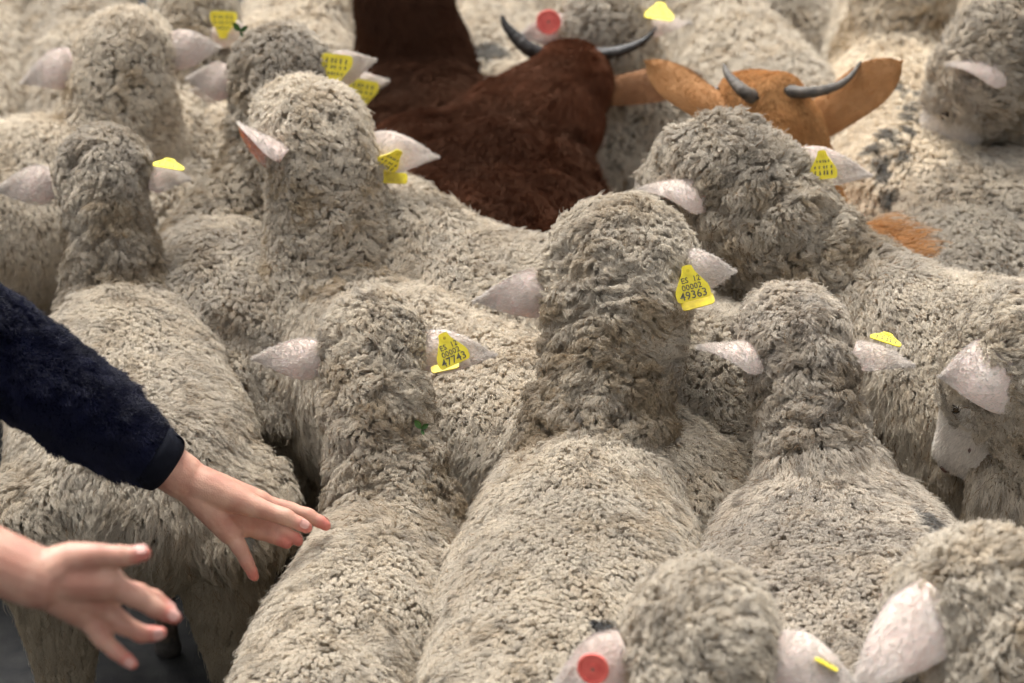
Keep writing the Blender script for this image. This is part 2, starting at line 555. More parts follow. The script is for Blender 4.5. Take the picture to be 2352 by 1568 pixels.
def short_hair(name, co, T, N, flow, parent, n, length, wid, colfn, lift=0.25, K=4, mask=None, material=None, rough=0.25, tuft=0.0):
    if len(T) < 4:
        return None
    p, nn, vi, _ = sample_surface(co, T, N, n)
    if len(T) < 4:
        return None
    ok = visible_side(p, nn)
    if mask is not None:
        ok &= mask(p, vi)
    p, nn, vi = p[ok], nn[ok], vi[ok]
    t = flow(p, vi) + RNG.normal(size=p.shape) * rough
    sw = np.stack([fbm(p, 14, 31, 2), fbm(p, 14, 32, 2), fbm(p, 14, 33, 2)], 1) - 0.5
    sv = np.stack([noise(p, 70, 34), noise(p, 70, 35), noise(p, 70, 36)], 1) - 0.5
    t = t + sw * 1.2 + sv * tuft
    t = nrm(t - (t * nn).sum(1, keepdims=True) * nn)
    S = np.linspace(0, 1, K)
    Ln = (length(p, vi) if callable(length) else np.full(len(p), length)) * (0.6 + 0.8 * RNG.random(len(p)))
    P = p[:, None] + (Ln * lift)[:, None, None] * S[None, :, None] * nn[:, None] + (Ln * (1 - lift))[:, None, None] * (S ** 1.4)[None, :, None] * t[:, None]
    P += RNG.normal(size=P.shape) * (Ln * 0.05)[:, None, None] * S[None, :, None]
    R = wid * (1 - 0.7 * S)[None] * (0.7 + 0.6 * RNG.random((len(p), 1)))
    C = colfn(p, vi) * (0.75 + 0.5 * RNG.random((len(p), 1)))
    return curves_obj(name, P, R, np.clip(C, 0.002, 0.9), material or M_COAT, parent)

# ------------------------------------------------------------------ ears and tags
def ear_mesh(base, tip, width, face, cup=0.55, droop=0.0, roll=0.0, thick=0.0035, shape='sheep', base_w=0.62):
    """leaf-shaped cupped ear from base to tip; face: direction its convex back looks to"""
    base, tip = np.asarray(base, float), np.asarray(tip, float)
    d = tip - base
    Ln = np.linalg.norm(d)
    d = d / Ln
    f = nrm(face - np.dot(face, d) * d)
    s = np.cross(d, f)
    cr, sr = math.cos(roll), math.sin(roll)
    f, s = f * cr + s * sr, s * cr - f * sr
    ns, nw = 18, 12
    V = []
    for layer in (0, 1):
        for i in range(ns + 1):
            a = i / ns
            if shape == 'sheep':
                w = width * (base_w + (1 - base_w) * math.sin(min(a / 0.28, 1) * math.pi / 2)) * (1 if a < 0.28 else max(0.0, 1 - ((a - 0.28) / 0.72) ** 1.4) ** 0.92)
            else:
                w = width * (base_w + (1 - base_w) * math.sin(min(a / 0.6, 1) * math.pi / 2)) * (1 if a < 0.6 else max(0.0, 1 - ((a - 0.6) / 0.4) ** 2.0) ** 0.7)
            w = max(w, 0.0012)
            cu = cup * (1.25 - 0.75 * a)
            for j in range(nw + 1):
                b = -1 + 2 * j / nw
                th = b * cu * 1.5
                rad = w / 2 / max(math.sin(cu * 1.5), 0.2) if cu * 1.5 < math.pi / 2 else w / 2 / 1.0
                lat, dep = rad * math.sin(th), rad * (math.cos(th) - 1)
                p = base + d * (Ln * a) + s * lat + f * (dep - droop * Ln * a * a + 0.0015 * math.sin(7 * a + 3 * b))
                if layer:
                    p = p - f * thick * (1 - 0.6 * a) * (1 - abs(b) ** 4 * 0.7)
                V.append(p)
    n1 = (ns + 1) * (nw + 1)
    F, mi = [], []
    ix = lambda l, i, j: l * n1 + i * (nw + 1) + j
    for i in range(ns):
        for j in range(nw):
            F.append((ix(0, i, j), ix(0, i, j + 1), ix(0, i + 1, j + 1), ix(0, i + 1, j)))
            mi.append(0)
            F.append((ix(1, i, j), ix(1, i + 1, j), ix(1, i + 1, j + 1), ix(1, i, j + 1)))
            mi.append(1)
        for j in (0, nw):
            F.append((ix(0, i, j), ix(0, i + 1, j), ix(1, i + 1, j), ix(1, i, j)))
            mi.append(0)
    for j in range(nw):
        F.append((ix(0, ns, j), ix(0, ns, j + 1), ix(1, ns, j + 1), ix(1, ns, j)))
        mi.append(0)
        F.append((ix(0, 0, j), ix(1, 0, j), ix(1, 0, j + 1), ix(0, 0, j + 1)))
        mi.append(0)
    return np.array(V), F, mi, d, f, s

def ear_fuzz(V, d, parent, dark=1.0, col=(0.74, 0.68, 0.62), n=2600, wid=0.00035):
    """short pale hair lying along the back of an ear"""
    ns, nw = 18, 12
    a, b = RNG.random(n) * (ns - 0.01), RNG.random(n) * (nw - 0.01)
    i, j = a.astype(int), b.astype(int)
    fa, fb = (a - i)[:, None], (b - j)[:, None]
    G = V[:(ns + 1) * (nw + 1)].reshape(ns + 1, nw + 1, 3)
    p = (G[i, j] * (1 - fa) + G[i + 1, j] * fa) * (1 - fb) + (G[i, j + 1] * (1 - fa) + G[i + 1, j + 1] * fa) * fb
    e1, e2 = G[i + 1, j] - G[i, j], G[i, j + 1] - G[i, j]
    nn = nrm(np.cross(e2, e1))
    c = nrm(CAMP - p)
    nn = nn * np.sign((nn * c).sum(1, keepdims=True))
    t = nrm(e1 + RNG.normal(size=p.shape) * 0.003)
    S = np.linspace(0, 1, 3)
    Ln = 0.004 + 0.004 * RNG.random(n)
    P = p[:, None] + S[None, :, None] * (t * Ln[:, None])[:, None] + S[None, :, None] * (nn * 0.0012)[:, None]
    R = wid * (1 - 0.6 * S)[None] * np.ones((n, 1))
    C = np.asarray(col) * (0.8 + 0.25 * RNG.random((n, 1))) * dark
    return curves_obj('ear_hair', P, R, np.clip(C, 0.01, 0.9), M_COAT, parent)

def outline_plate(pts, thick, z0=0.0):
    """extruded flat plate from an outline in its own x/y plane"""
    k = len(pts)
    V = [(x, y, z0) for x, y in pts] + [(x, y, z0 - thick) for x, y in pts]
    c = np.mean(pts, axis=0)
    V += [(c[0], c[1], z0), (c[0], c[1], z0 - thick)]
    F = []
    for i in range(k):
        j = (i + 1) % k
        F += [(2 * k, i, j), (2 * k + 1, k + j, k + i), (i, k + i, k + j, j)]
    return np.array(V, float), F

def rounded(pts, r, n=4):
    """round the corners of a polygon"""
    out = []
    P = [np.array(p, float) for p in pts]
    for i in range(len(P)):
        a, b, c = P[i - 1], P[i], P[(i + 1) % len(P)]
        u, w = nrm(a - b), nrm(c - b)
        rr = min(r, np.linalg.norm(a - b) * 0.45, np.linalg.norm(c - b) * 0.45)
        for q in np.linspace(0, 1, n + 1):
            out.append((1 - q) ** 2 * (b + u * rr) + 2 * q * (1 - q) * b + q * q * (b + w * rr))
    return np.array(out)

def text_tris(body, size):
    cu = bpy.data.curves.new('txt', 'FONT')
    cu.body = body
    cu.size = size
    cu.align_x = 'CENTER'
    cu.resolution_u = 2
    cu.offset = size * 0.012
    o = bpy.data.objects.new('txt', cu)
    COL.objects.link(o)
    dg = bpy.context.evaluated_depsgraph_get()
    me = o.evaluated_get(dg).to_mesh()
    V = np.array([v.co[:] for v in me.vertices])
    F = [tuple(q.vertices) for q in me.polygons]
    o.evaluated_get(dg).to_mesh_clear()
    bpy.data.objects.remove(o)
    bpy.data.curves.remove(cu)
    return V, F

def ear_tag(parent, centre, right, up, size=0.048, lines=None, back=None, label=None, flip=False, button=False, colour=None):
    """flag tag: rounded trapezium with a stud at its narrow end; back: second plate under the ear"""
    X = nrm(right)
    Y = nrm(up - np.dot(up, X) * X)
    Z = np.cross(X, Y)
    B = np.stack([X, Y, Z], 1)
    parts, mi = [], []
    def add(V, F, m, origin=(0, 0, 0)):
        parts.append((np.asarray(V) + np.array(origin), F))
        mi.extend([m] * len(F))
    s = size
    mats = [colour or M_YELLOW, M_INK, M_YELLOWD]
    if button:
        a = np.linspace(0, 2 * np.pi, 28, endpoint=False)
        for rad, z0, th in ((0.5 * s, 0.0, 0.0025), (0.17 * s, 0.0018, 0.0035)):
            add(*outline_plate(np.stack([np.cos(a) * rad, np.sin(a) * rad], 1), th, z0), 0)
        add(*outline_plate(np.stack([np.cos(a) * 0.05 * s, np.sin(a) * 0.05 * s], 1), 0.001, 0.0022), 1)
        rim = np.stack([np.cos(np.r_[a, a[0]]) * 0.46 * s, np.sin(np.r_[a, a[0]]) * 0.46 * s, np.zeros(29)], 1)
        add(*loft(rim, np.full(29, 0.0022), np.full(29, 0.0022), (0, 0, 1.0), 8), 0)
    else:
        o = rounded([(-0.52 * s, -0.45 * s), (0.52 * s, -0.45 * s), (0.54 * s, -0.12 * s), (0.19 * s, 0.42 * s), (0.15 * s, 0.62 * s), (-0.15 * s, 0.62 * s), (-0.19 * s, 0.42 * s), (-0.54 * s, -0.12 * s)], 0.13 * s)
        add(*outline_plate(o, 0.0016), 0)
        a = np.linspace(0, 2 * np.pi, 20, endpoint=False)
        cc = np.stack([np.cos(a), np.sin(a)], 1)
        add(*outline_plate(cc * 0.12 * s + np.array([0, 0.45 * s]), 0.0015, 0.0009), 0)
        add(*outline_plate(cc * 0.05 * s + np.array([0, 0.45 * s]), 0.0006, 0.0013), 2)
        if not lines:                                  # print too small and blurred to read: rows of little strokes
            for row, (y, hh) in enumerate(((0.16, 0.09), (-0.06, 0.10), (-0.30, 0.16))):
                for j in range(5):
                    x0 = (-0.34 + 0.155 * j + 0.02 * ((j * 7 + row * 3) % 3)) * (0.7 if row == 0 else 1.0)
                    q = np.array([(x0, y), (x0 + 0.05 + 0.02 * ((j + row) % 2), y), (x0 + 0.06, y + hh), (x0 + 0.01, y + hh)]) * s
                    add(*outline_plate(q, 0.0003, 0.0005), 1)
        if lines:
            for (tx, y, sz, x) in lines:
                V, F = text_tris(tx, sz * s)
                V = V + np.array([x * s, y * s, 0.0006])
                add(V, F, 1)
    V, F = join(parts)
    Wd = V @ B.T + np.asarray(centre)
    if back is not None:
        bc, bx, by, bw, bh = back
        X2 = nrm(bx)
        Y2 = nrm(by - np.dot(by, X2) * X2)
        B2 = np.stack([X2, Y2, np.cross(X2, Y2)], 1)
        o = rounded([(-bw / 2, -bh / 2), (bw / 2, -bh / 2), (bw / 2, bh / 2), (-bw / 2, bh / 2)], 0.007)
        V2, F2 = outline_plate(o, 0.0016)
        k = len(Wd)
        Wd = np.vstack([Wd, V2 @ B2.T + np.asarray(bc)])
        F = F + [tuple(i + k for i in q) for q in F2]
        mi.extend([2] * len(F2))
    t = mesh_obj('ear_tag', Wd, F, mats, parent, smooth=False, mat_idx=mi)
    if label:
        t['label'] = label
    return t

# ------------------------------------------------------------------ sheep
def heading(deg):
    """0 faces away from the camera, positive turns towards the left of the photograph"""
    a = math.radians(deg)
    return np.array([-math.sin(a), math.cos(a), 0.0])

SHEEP_N = [0]

def animal_skin(sp):
    """overlapping lofts -> one continuous skin with spine parameter and spine tangent per vertex"""
    W, P = np.asarray(sp['W']), np.asarray(sp['P'])
    f = heading(sp['yaw'])
    up = np.array([0, 0, 1.0])
    sc, bw, bh = sp['sc'], sp.get('bw', 1.0), sp.get('bh', 1.0)
    L = sp.get('L', 0.72) * sc
    rs = sp.get('rump_side', 0.0)
    sidev = np.cross(f, up)
    prof = [(-0.10, 0.06, 0.07), (-0.05, 0.115, 0.12), (0.04, 0.16, 0.155), (0.18, 0.188, 0.178), (0.4, 0.2, 0.19), (0.62, 0.2, 0.19), (0.84, 0.178, 0.185), (1.0, 0.15, 0.175), (1.12, 0.115, 0.14), (1.18, 0.06, 0.08)]
    drop = sp.get('rump_drop', 0.03)
    rows = []
    for a, w, h in prof:
        w, h = w * sc * bw, h * sc * bh
        top = W - f * L * (1 - a) - up * (drop * (1 - a) ** 2 + (0.05 * sc if a < -0.06 else 0.018 * sc if a < 0 else 0)) + sidev * rs * (1 - a) ** 2
        rows.append(np.r_[top - up * h * (1.0 if a < 1.1 else 1.25), w, h])
    rows = catmull(rows, 34)
    parts = [loft(rows[:, :3], rows[:, 3], rows[:, 4], up, 26)]
    hd = heading(sp['hyaw'])
    hp = math.radians(sp['hpitch'])
    hdir = nrm(hd * math.cos(hp) + up * math.sin(hp))
    hs = sp.get('hs', 1.0)
    nw = sp.get('nw', 1.0)
    b0 = W - f * 0.10 * sc - up * 0.17 * sc
    b1 = W + f * 0.02 * sc - up * 0.11 * sc
    ne = P - hdir * 0.015 * hs - up * 0.02
    b2 = (b1 + ne) / 2 + np.asarray(sp.get('nbend', (0, 0, 0)))
    nk = [np.r_[b0, 0.14 * sc, 0.135 * sc], np.r_[b1, 0.138 * sc * (0.5 + 0.5 * nw), 0.145 * sc * (0.5 + 0.5 * nw)], np.r_[b2, 0.110 * nw * sc, 0.115 * nw * sc], np.r_[ne, 0.104 * hs * (0.5 + 0.5 * nw), 0.098 * hs], np.r_[ne + nrm(ne - b2) * 0.05 * hs, 0.05 * hs, 0.05 * hs]]
    nk = catmull(nk, 18)
    parts.append(loft(nk[:, :3], nk[:, 3], nk[:, 4], hdir, 22))
    hl = sp.get('hl', 1.0) * hs
    crown = sp.get('crown', 1.0)
    hp_ = [(-0.075, .04, .045), (-0.055, .07, .072), (0.0, .105 * crown, .096 * crown), (0.06, .106 * crown, .099 * crown), (0.115, .07 * sp.get('fore', 1.32), .082 * sp.get('fore', 1.32) ** 0.5), (0.165, .05 * sp.get('fore', 1.32) ** 0.7, .064), (0.215, .042, .05), (0.25, .04, .042), (0.268, .028, .03)]
    hr = catmull([np.r_[P + hdir * a * hl - np.cross(np.cross(hdir, up), hdir) * max(0, a - 0.06) * 0.12, w * hs, h * hs] for a, w, h in hp_], 26)
    parts.append(loft(hr[:, :3], hr[:, 3], hr[:, 4], up if abs(hdir[2]) < 0.9 else hd, 22))
    gz = 0.0
    legw = sp.get('legw', 1.0)
    for fb, sd_ in ((0.02, 1), (0.02, -1), (1, 1), (1, -1)):
        if fb == 1:
            q = W - f * 0.02 * sc + sidev * sd_ * 0.105 * sc * bw * sp.get('spread', 1.0)
            z0 = q[2] - 0.22 * sc
            pts = [(q + up * -0.2 * sc, .085), (np.r_[q[:2], 0.42 * sc], .07), (np.r_[q[:2] - f[:2] * 0.01, 0.27 * sc], .036), (np.r_[q[:2], 0.12 * sc], .026), (np.r_[q[:2], 0.05 * sc], .026), (np.r_[q[:2] + f[:2] * .01, 0.0], .032)]
        else:
            q = W - f * L * 0.94 + sidev * (sd_ * 0.11 * sc * bw * sp.get('spread', 1.0) + rs)
            pts = [(q - up * 0.17 * sc, .12 * legw), (np.r_[q[:2] + f[:2] * 0.02, 0.42 * sc], .088 * legw), (np.r_[q[:2] - f[:2] * 0.07 * sc, 0.27 * sc], .04 * legw), (np.r_[q[:2] - f[:2] * 0.05 * sc, 0.14 * sc], .026), (np.r_[q[:2] - f[:2] * .04 * sc, 0.05 * sc], .026), (np.r_[q[:2] - f[:2] * .03 * sc, 0.0], .032)]
        lr = catmull([np.r_[c, r * sc] for c, r in pts], 16)
        parts.append(loft(lr[:, :3], lr[:, 3], lr[:, 3], f, 12))
    V, F = join(parts)
    co, li, ls, lt = remeshed(V, F, sp['voxel'], sp.get('smooth', 30 if sp['voxel'] < 0.009 else 20))
    # spine samples: body 0..1, neck 1..2, head 2..3
    bs = rows[4:29]
    sc_p = np.vstack([bs[:, :3], nk[3:14, :3], hr[6:, :3]])
    sc_v = np.r_[np.linspace(0, 1, len(bs)), np.linspace(1.05, 1.9, 11), np.linspace(1.95, 3.0, len(hr) - 6)]
    sc_r = np.r_[bs[:, 3], nk[3:14, 3], hr[6:, 3]]
    tg = np.vstack([np.repeat(f[None], len(bs), 0), np.repeat(nrm(ne - b1)[None], 11, 0), np.repeat(hdir[None], len(hr) - 6, 0)])
    spar, stan = np.empty(len(co)), np.empty((len(co), 3))
    for a in range(0, len(co), 6000):
        d = np.linalg.norm(co[a:a + 6000, None] - sc_p[None], axis=2) - sc_r[None]
        k = d.argmin(1)
        spar[a:a + 6000] = sc_v[k]
        stan[a:a + 6000] = tg[k]
    return co, li, ls, lt, spar, stan, dict(f=f, side=sidev, hdir=hdir, up=up, hs=hs, P=P)

def sheep(label, poll, withers, yaw, hyaw=None, hpitch=-8, sc=1.0, lod=1, ears=(), eyes=True, group='sheep packed together in the flock', **kw):
    SHEEP_N[0] += 1
    sp = dict(kw)
    sp.update(P=at_z(*poll), W=at_z(*withers), yaw=yaw, hyaw=yaw if hyaw is None else hyaw, hpitch=hpitch, sc=sc, lod=lod, seed=SHEEP_N[0] * 13)
    sp['voxel'] = {0: 0.0085, 1: 0.011, 2: 0.015}[lod]
    sp['paint'] = [(ray(u, v), r, a) for (u, v, z, r, a) in kw.get('paint', ())]
    co, li, ls, lt, spar, stan, fr = animal_skin(sp)
    T = tris_of(li, ls, lt)
    N = vnormals(co, T)
    # the fleece bulges and folds: lumps on the body, cross-wise wrinkles on the neck
    seed = sp['seed']
    neck = sstep(spar, 1.0, 1.25) * (1 - sstep(spar, 2.15, 2.4))
    body = 1 - sstep(spar, 0.95, 1.15)
    wool = 1 - sstep(spar, 2.2, 2.45)
    leg = (1 - sstep(co[:, 2], 0.26, 0.34))
    along = (co * stan).sum(1)
    fold = np.abs(2 * fbm(np.c_[along * 26 + 3 * noise(co, 9, seed), co[:, :2] * 5], 1.0, seed + 40, 2) - 1)
    lump = fbm(co, 26, seed + 41, 2) - 0.5
    big = fbm(co, 9, seed + 42, 2) - 0.5
    disp = wool * (1 - leg) * (0.008 * neck * sp.get('folds', 1.0) * (np.minimum(fold, 0.5) - 0.3) * 2.2  + 0.010 * lump + 0.018 * big * (0.4 + body))
    co = co + N * disp[:, None]
    N = vnormals(co, T)
    sp['co'] = co
    root = thing('sheep', label, 'sheep', (sp['W'][0], sp['W'][1], 0.0), group)
    me = raw_mesh('sheep_body', co - N * ((0.008 + 0.010 * neck) * wool * (1 - leg))[:, None], li, ls, lt, [M_UNDER, M_FACE, M_HOOF, M_LEG])
    fs = spar[li[ls]]
    fz = co[li[ls], 2]
    mi = np.where(fz < 0.045, 2, np.where(fz < 0.27, 3, np.where(fs > sp.get('bare', 2.42) - 0.07, 1, 0))).astype(np.int32)
    me.polygons.foreach_set('material_index', mi)
    bo = link(bpy.data.objects.new('body', me), root)
    fleece('fleece', co, T, N, spar, stan, sp, bo)
    # face hair
    face = (spar > sp.get('bare', 2.42) - 0.12)
    if sp.get('facehair', lod < 2) and face.any():
        short_hair('face_hair', co, T[face[T].all(1)], N, lambda p, vi: stan[vi], bo, 9000, 0.008, 0.0005,
                   lambda p, vi: np.array([0.74, 0.69, 0.63]) * (0.85 + 0.3 * noise(p, 40, 5))[:, None], 0.3, 3, lambda p, vi: in_view(p))
    # eyes on the sides of the face
    if eyes:
        hs = fr['hs']
        hside = nrm(np.cross(fr['hdir'], fr['up']))
        hup = np.cross(hside, fr['hdir'])
        for sgn in (1, -1):
            c = sp['P'] + fr['hdir'] * 0.125 * hs * sp.get('hl', 1.0) + hside * sgn * 0.064 * hs + hup * 0.022 * hs
            eye_ball(c, hside * sgn, fr['hdir'], 0.0095 * hs, root)
            q = sp['P'] + fr['hdir'] * 0.262 * hs * sp.get('hl', 1.0) + hside * sgn * 0.022 * hs - hup * 0.012 * hs
            no = eye_ball(q, nrm(fr['hdir'] + hside * sgn * 0.8), hup, 0.009 * hs, root, M_NOSE)
            no.name = 'nostril'
        ml = [sp['P'] + fr['hdir'] * (0.262 - 0.075 * abs(a)) * hs * sp.get('hl', 1.0) + hside * a * 0.040 * hs - hup * (0.040 - 0.008 * abs(a)) * hs for a in np.linspace(-1, 1, 11)]
        vm, fm = loft(np.array(ml), np.full(11, 0.004 * hs), np.full(11, 0.003 * hs), hup, 8)
        mesh_obj('mouth', vm, fm, M_NOSE, root)
    for e in ears:
        build_ear(root, sp, fr, **e)
    return root, sp, fr

def eye_ball(c, out, fwd, r, root, mat_=None):
    V, F = [], []
    n, m = 10, 14
    for i in range(n + 1):
        for j in range(m):
            a, b = math.pi * i / n, 2 * math.pi * j / m
            V.append((math.sin(a) * math.cos(b) * r * 1.15, math.sin(a) * math.sin(b) * r, math.cos(a) * r * 0.8))
    for i in range(n):
        for j in range(m):
            F.append((i * m + j, i * m + (j + 1) % m, (i + 1) * m + (j + 1) % m, (i + 1) * m + j))
    X = nrm(fwd - np.dot(fwd, out) * out)
    B = np.stack([X, np.cross(out, X), out], 1)
    return mesh_obj('eye', np.array(V) @ B.T + c, F, mat_ or M_EYE, root)

def build_ear(root, sp, fr, base, tip, width=0.062, face=(0, -0.55, 0.8), cup=0.5, droop=0.0, dr=(0.0, 0.0), roll=0.0, tag=None, mats=None, shape='sheep', fuzz=True, label=None, base_w=0.8, fuzzcol=(0.74, 0.68, 0.62)):
    r0 = rng_of(sp['P'])
    b, t = at_r(*base, r0 + dr[0]), at_r(*tip, r0 + dr[1])
    V, F, mi, d, f, s = ear_mesh(b, t, width * 1.2, np.asarray(face, float), cup, droop, roll, shape=shape, base_w=base_w)
    e = mesh_obj('ear', V, F, mats or [M_EAR, M_EARIN], root, mat_idx=mi)
    if label:
        e['label'] = label
    if fuzz:
        ear_fuzz(V, d, e, n=2600 if sp['lod'] < 2 else 900, wid=0.00035 if sp['lod'] < 2 else 0.0007, col=fuzzcol)
    for tg in ([tag] if isinstance(tag, dict) else (tag or [])):
        k = dict(tg)
        px = k.pop('px')
        rr = r0 + k.pop('dr', -0.02)
        c = at_r(*px, rr)
        ang = math.radians(k.pop('rot', 0.0))            # turn in the picture plane
        tilt = math.radians(k.pop('tilt', 0.0))          # top leans away
        swing = math.radians(k.pop('swing', 0.0))        # right side turns away
        vd = ray(*px)
        rx = nrm(np.cross(vd, [0, 0, 1.0]))
        ry = np.cross(rx, vd)
        X = rx * math.cos(ang) + ry * math.sin(ang)
        Y = -rx * math.sin(ang) + ry * math.cos(ang)
        Y = Y * math.cos(tilt) + vd * math.sin(tilt)
        X = X * math.cos(swing) + vd * math.sin(swing)
        if 'back' in k:
            (bu, bv), bw_, bh_, brot, btilt = k['back']
            bc = at_r(bu, bv, rr + 0.012)
            ba, bt = math.radians(brot), math.radians(btilt)
            X2 = rx * math.cos(ba) + ry * math.sin(ba)
            Y2 = (-rx * math.sin(ba) + ry * math.cos(ba)) * math.cos(bt) + vd * math.sin(bt)
            k['back'] = (bc, X2, Y2, bw_, bh_)
        ear_tag(e, c, X, Y, **k)
    return e

def tag_lines(num):
    return [('ES', 0.10, 0.24, -0.17), ('12', 0.10, 0.24, 0.2), ('00002', -0.12, 0.25, 0.0), (num, -0.39, 0.34, 0.0)]

#==SCENE==
# ------------------------------------------------------------------ the flock, nearest focus first
FRONT = 'sheep standing in focus in the front rows'
REAR = 'sheep standing further back in the flock'
TAGX = dict(size=0.046)

sheep('big woolly sheep with raised round head and yellow ear tag numbered 49363, in the middle', (1420, 650, .86), (1355, 965, .705), -6, hyaw=-3, hpitch=2, lod=0, hs=1.09, nw=0.99, crown=1.06, fore=1.22,
      dirt=0.35, neck_dirt=0.75, tan=1.15, folds=1.25, crown_clean=0.7, neck_brown=0.5, group=FRONT,
      paint=[(1380, 1415, .70, 0.022, 1.0), (1320, 932, .72, 0.009, 0.6), (1500, 1325, .68, 0.016, 0.6)],
      ears=[dict(base=(1275, 668), tip=(1092, 690), width=0.066, face=(0, -0.9, 0.35), cup=0.42, droop=-0.05),
            dict(base=(1568, 625), tip=(1690, 622), width=0.062, face=(0, -0.9, 0.4), cup=0.45, droop=0.1, dr=(-0.03, 0.0),
                 tag=dict(px=(1588, 655), rot=16, swing=10, dr=-0.075, size=0.052, lines=tag_lines('49363'), back=((1602, 692), 0.053, 0.021, 17, 30), label='yellow tag reading ES 12 00002 49363'))])

_, S2, _ = sheep('smaller sheep with yellow ear tag numbered 47743, being touched by the hand', (855, 815, .76), (895, 1110, .625), -9, hyaw=2, hpitch=0, sc=0.9, lod=0, hs=0.76, nw=0.9, bw=0.84,
      dirt=0.4, neck_dirt=1.0, tan=1.0, low_dirt=0.6, folds=1.2, group=FRONT, macro=1.1, shag=1.0, neck_brown=0.45,
      ears=[dict(base=(735, 815), tip=(584, 828), width=0.058, face=(0, -0.75, 0.65), cup=0.5, droop=-0.12),
            dict(base=(968, 800), tip=(1135, 815), width=0.060, face=(0, -0.8, 0.6), cup=0.35,
                 tag=dict(px=(1034, 806), rot=24, dr=-0.03, swing=12, size=0.050, lines=tag_lines('47743'), back=((1022, 842), 0.045, 0.020, 12, 55), label='yellow tag reading ES 12 00002 47743'))])

sheep('sheep right of the centre one, head turned left, dark smudge on its broad back', (1835, 800, .81), (1910, 1080, .68), 4, hyaw=14, hpitch=-4, sc=0.97, lod=0, hs=0.78, nw=0.82, bw=1.36, sm=0.3,
      dirt=0.6, neck_dirt=0.8, tan=0.8, folds=1.0, neck_brown=0.3, group=FRONT, tint=(0.98, 0.98, 1.0),
      paint=[(2150, 1190, .62, 0.042, 0.8)],
      ears=[dict(base=(1752, 790), tip=(1608, 782), width=0.066, face=(0, 0.05, 1.0), cup=0.85, droop=0.12, dr=(-0.03, -0.06)),
            dict(base=(1965, 790), tip=(2098, 835), width=0.058, face=(0.1, -0.2, 1.0), cup=0.55, droop=0.05,
                 tag=dict(px=(2036, 776), rot=-14, tilt=72, dr=-0.03, size=0.046))])

sheep('sheep at the left edge with curly grey head and shaggy rump behind the sleeve', (235, 405, .83), (270, 640, .69), 10, hyaw=6, hpitch=-2, sc=1.0, lod=0, hs=0.75, nw=0.76, legw=1.05, bw=0.95, bh=0.9, spread=1.3, L=0.56,
      dirt=0.35, neck_dirt=1.0, low_dirt=0.9, tan=0.9, folds=0.7, shag=0.7, neck_brown=0.35, group=FRONT, paint=[(575, 1235, .50, 0.012, 0.9), (560, 1200, .52, 0.012, 0.7)],
      ears=[dict(base=(118, 415), tip=(-8, 438), width=0.060, face=(0, -0.85, 0.5), cup=0.45, droop=-0.05),
            dict(base=(345, 395), tip=(435, 405), width=0.058, face=(0, -0.3, 1.0), cup=0.5, droop=0.1,
                 tag=dict(px=(388, 376), rot=-12, tilt=72, dr=-0.03, size=0.052))])

sheep('pale sheep with head turned left, red inner ear showing and two dangling yellow tags', (735, 315, .89), (775, 615, .70), 44, hyaw=28, hpitch=-6, lod=1, hs=0.93, nw=0.92, sc=1.03, L=0.8,
      dirt=0.25, neck_dirt=0.35, tan=1.1, folds=0.4, nsm=0.6, group=FRONT, tone=1.05,
      ears=[dict(base=(668, 345), tip=(546, 282), width=0.072, face=(0.35, 0.6, 0.7), cup=0.95, droop=0.0, dr=(-0.07, -0.05), shape='goat', base_w=0.7),
            dict(base=(845, 340), tip=(1003, 360), width=0.070, face=(0, -0.75, 0.65), cup=0.35,
                 tag=dict(px=(893, 372), rot=-28, tilt=-35, swing=35, dr=-0.03, size=0.050, back=((897, 408), 0.060, 0.020, -4, 15)))])

sheep('woolly back of a sheep between the brown goat and the centre heads', (775, 420, .68), (955, 495, .75), 52, hyaw=40, hpitch=-40, lod=1, sc=0.98, L=0.8, dirt=0.4, tan=0.8, group=FRONT)

sheep('large sheep on the right with deeply wrinkled neck and drooping left ear', (1680, 395, .89), (1925, 572, .765), 52, hyaw=40, hpitch=-18, lod=1, hs=1.0, nw=1.08, sc=1.08, L=0.9, bw=1.05, bh=1.25, rump_drop=-0.01,
      dirt=0.5, neck_dirt=0.8, tan=0.9, folds=1.7, neck_brown=0.3, bare=2.85, hl=0.85, group=FRONT,
      ears=[dict(base=(1612, 412), tip=(1474, 408), width=0.080, face=(0, 0.05, 1.0), cup=0.9, droop=0.2, dr=(-0.05, -0.09)),
            dict(base=(1835, 372), tip=(2000, 402), width=0.060, face=(0, -0.85, 0.5), cup=0.35, dr=(0.02, 0.02),
                 tag=dict(px=(1890, 383), rot=8, dr=-0.03, swing=-20, size=0.046))])

sheep('sheep at the right edge turned side-on with bare white face and big pale ear', (2340, 800, .80), (2560, 960, .72), 62, hyaw=56, hpitch=-64, fore=1.1, lod=0, hs=0.95, nw=0.95, sc=1.0, L=0.8, bare=2.2,
      dirt=0.6, neck_dirt=0.9, folds=0.5, neck_brown=0.45, group=FRONT,
      ears=[dict(base=(2335, 845), tip=(2158, 868), width=0.105, face=(-0.2, -0.75, 0.55), cup=0.45, droop=-0.1, dr=(-0.085, -0.10), base_w=1.0)])

sheep('blurred sheep head at the bottom with a round red ear tag', (1612, 1500, .80), (1600, 1800, .68), 2, hyaw=0, hpitch=-2, lod=1, hs=0.86, nw=0.9, sc=0.95, dirt=0.6, neck_dirt=0.7, folds=0.6, group=FRONT, L=0.6,
      ears=[dict(base=(1445, 1505), tip=(1265, 1590), width=0.075, face=(0, -0.8, 0.6), cup=0.4,
                 tag=dict(px=(1362, 1536), dr=-0.035, size=0.040, button=True, colour=M_RED, tilt=-20, swing=-15)),
            dict(base=(1775, 1500), tip=(1965, 1570), width=0.075, face=(0, -0.7, 0.7), cup=0.45,
                 tag=dict(px=(1900, 1522), dr=0.0, rot=-25, tilt=76, size=0.030))])

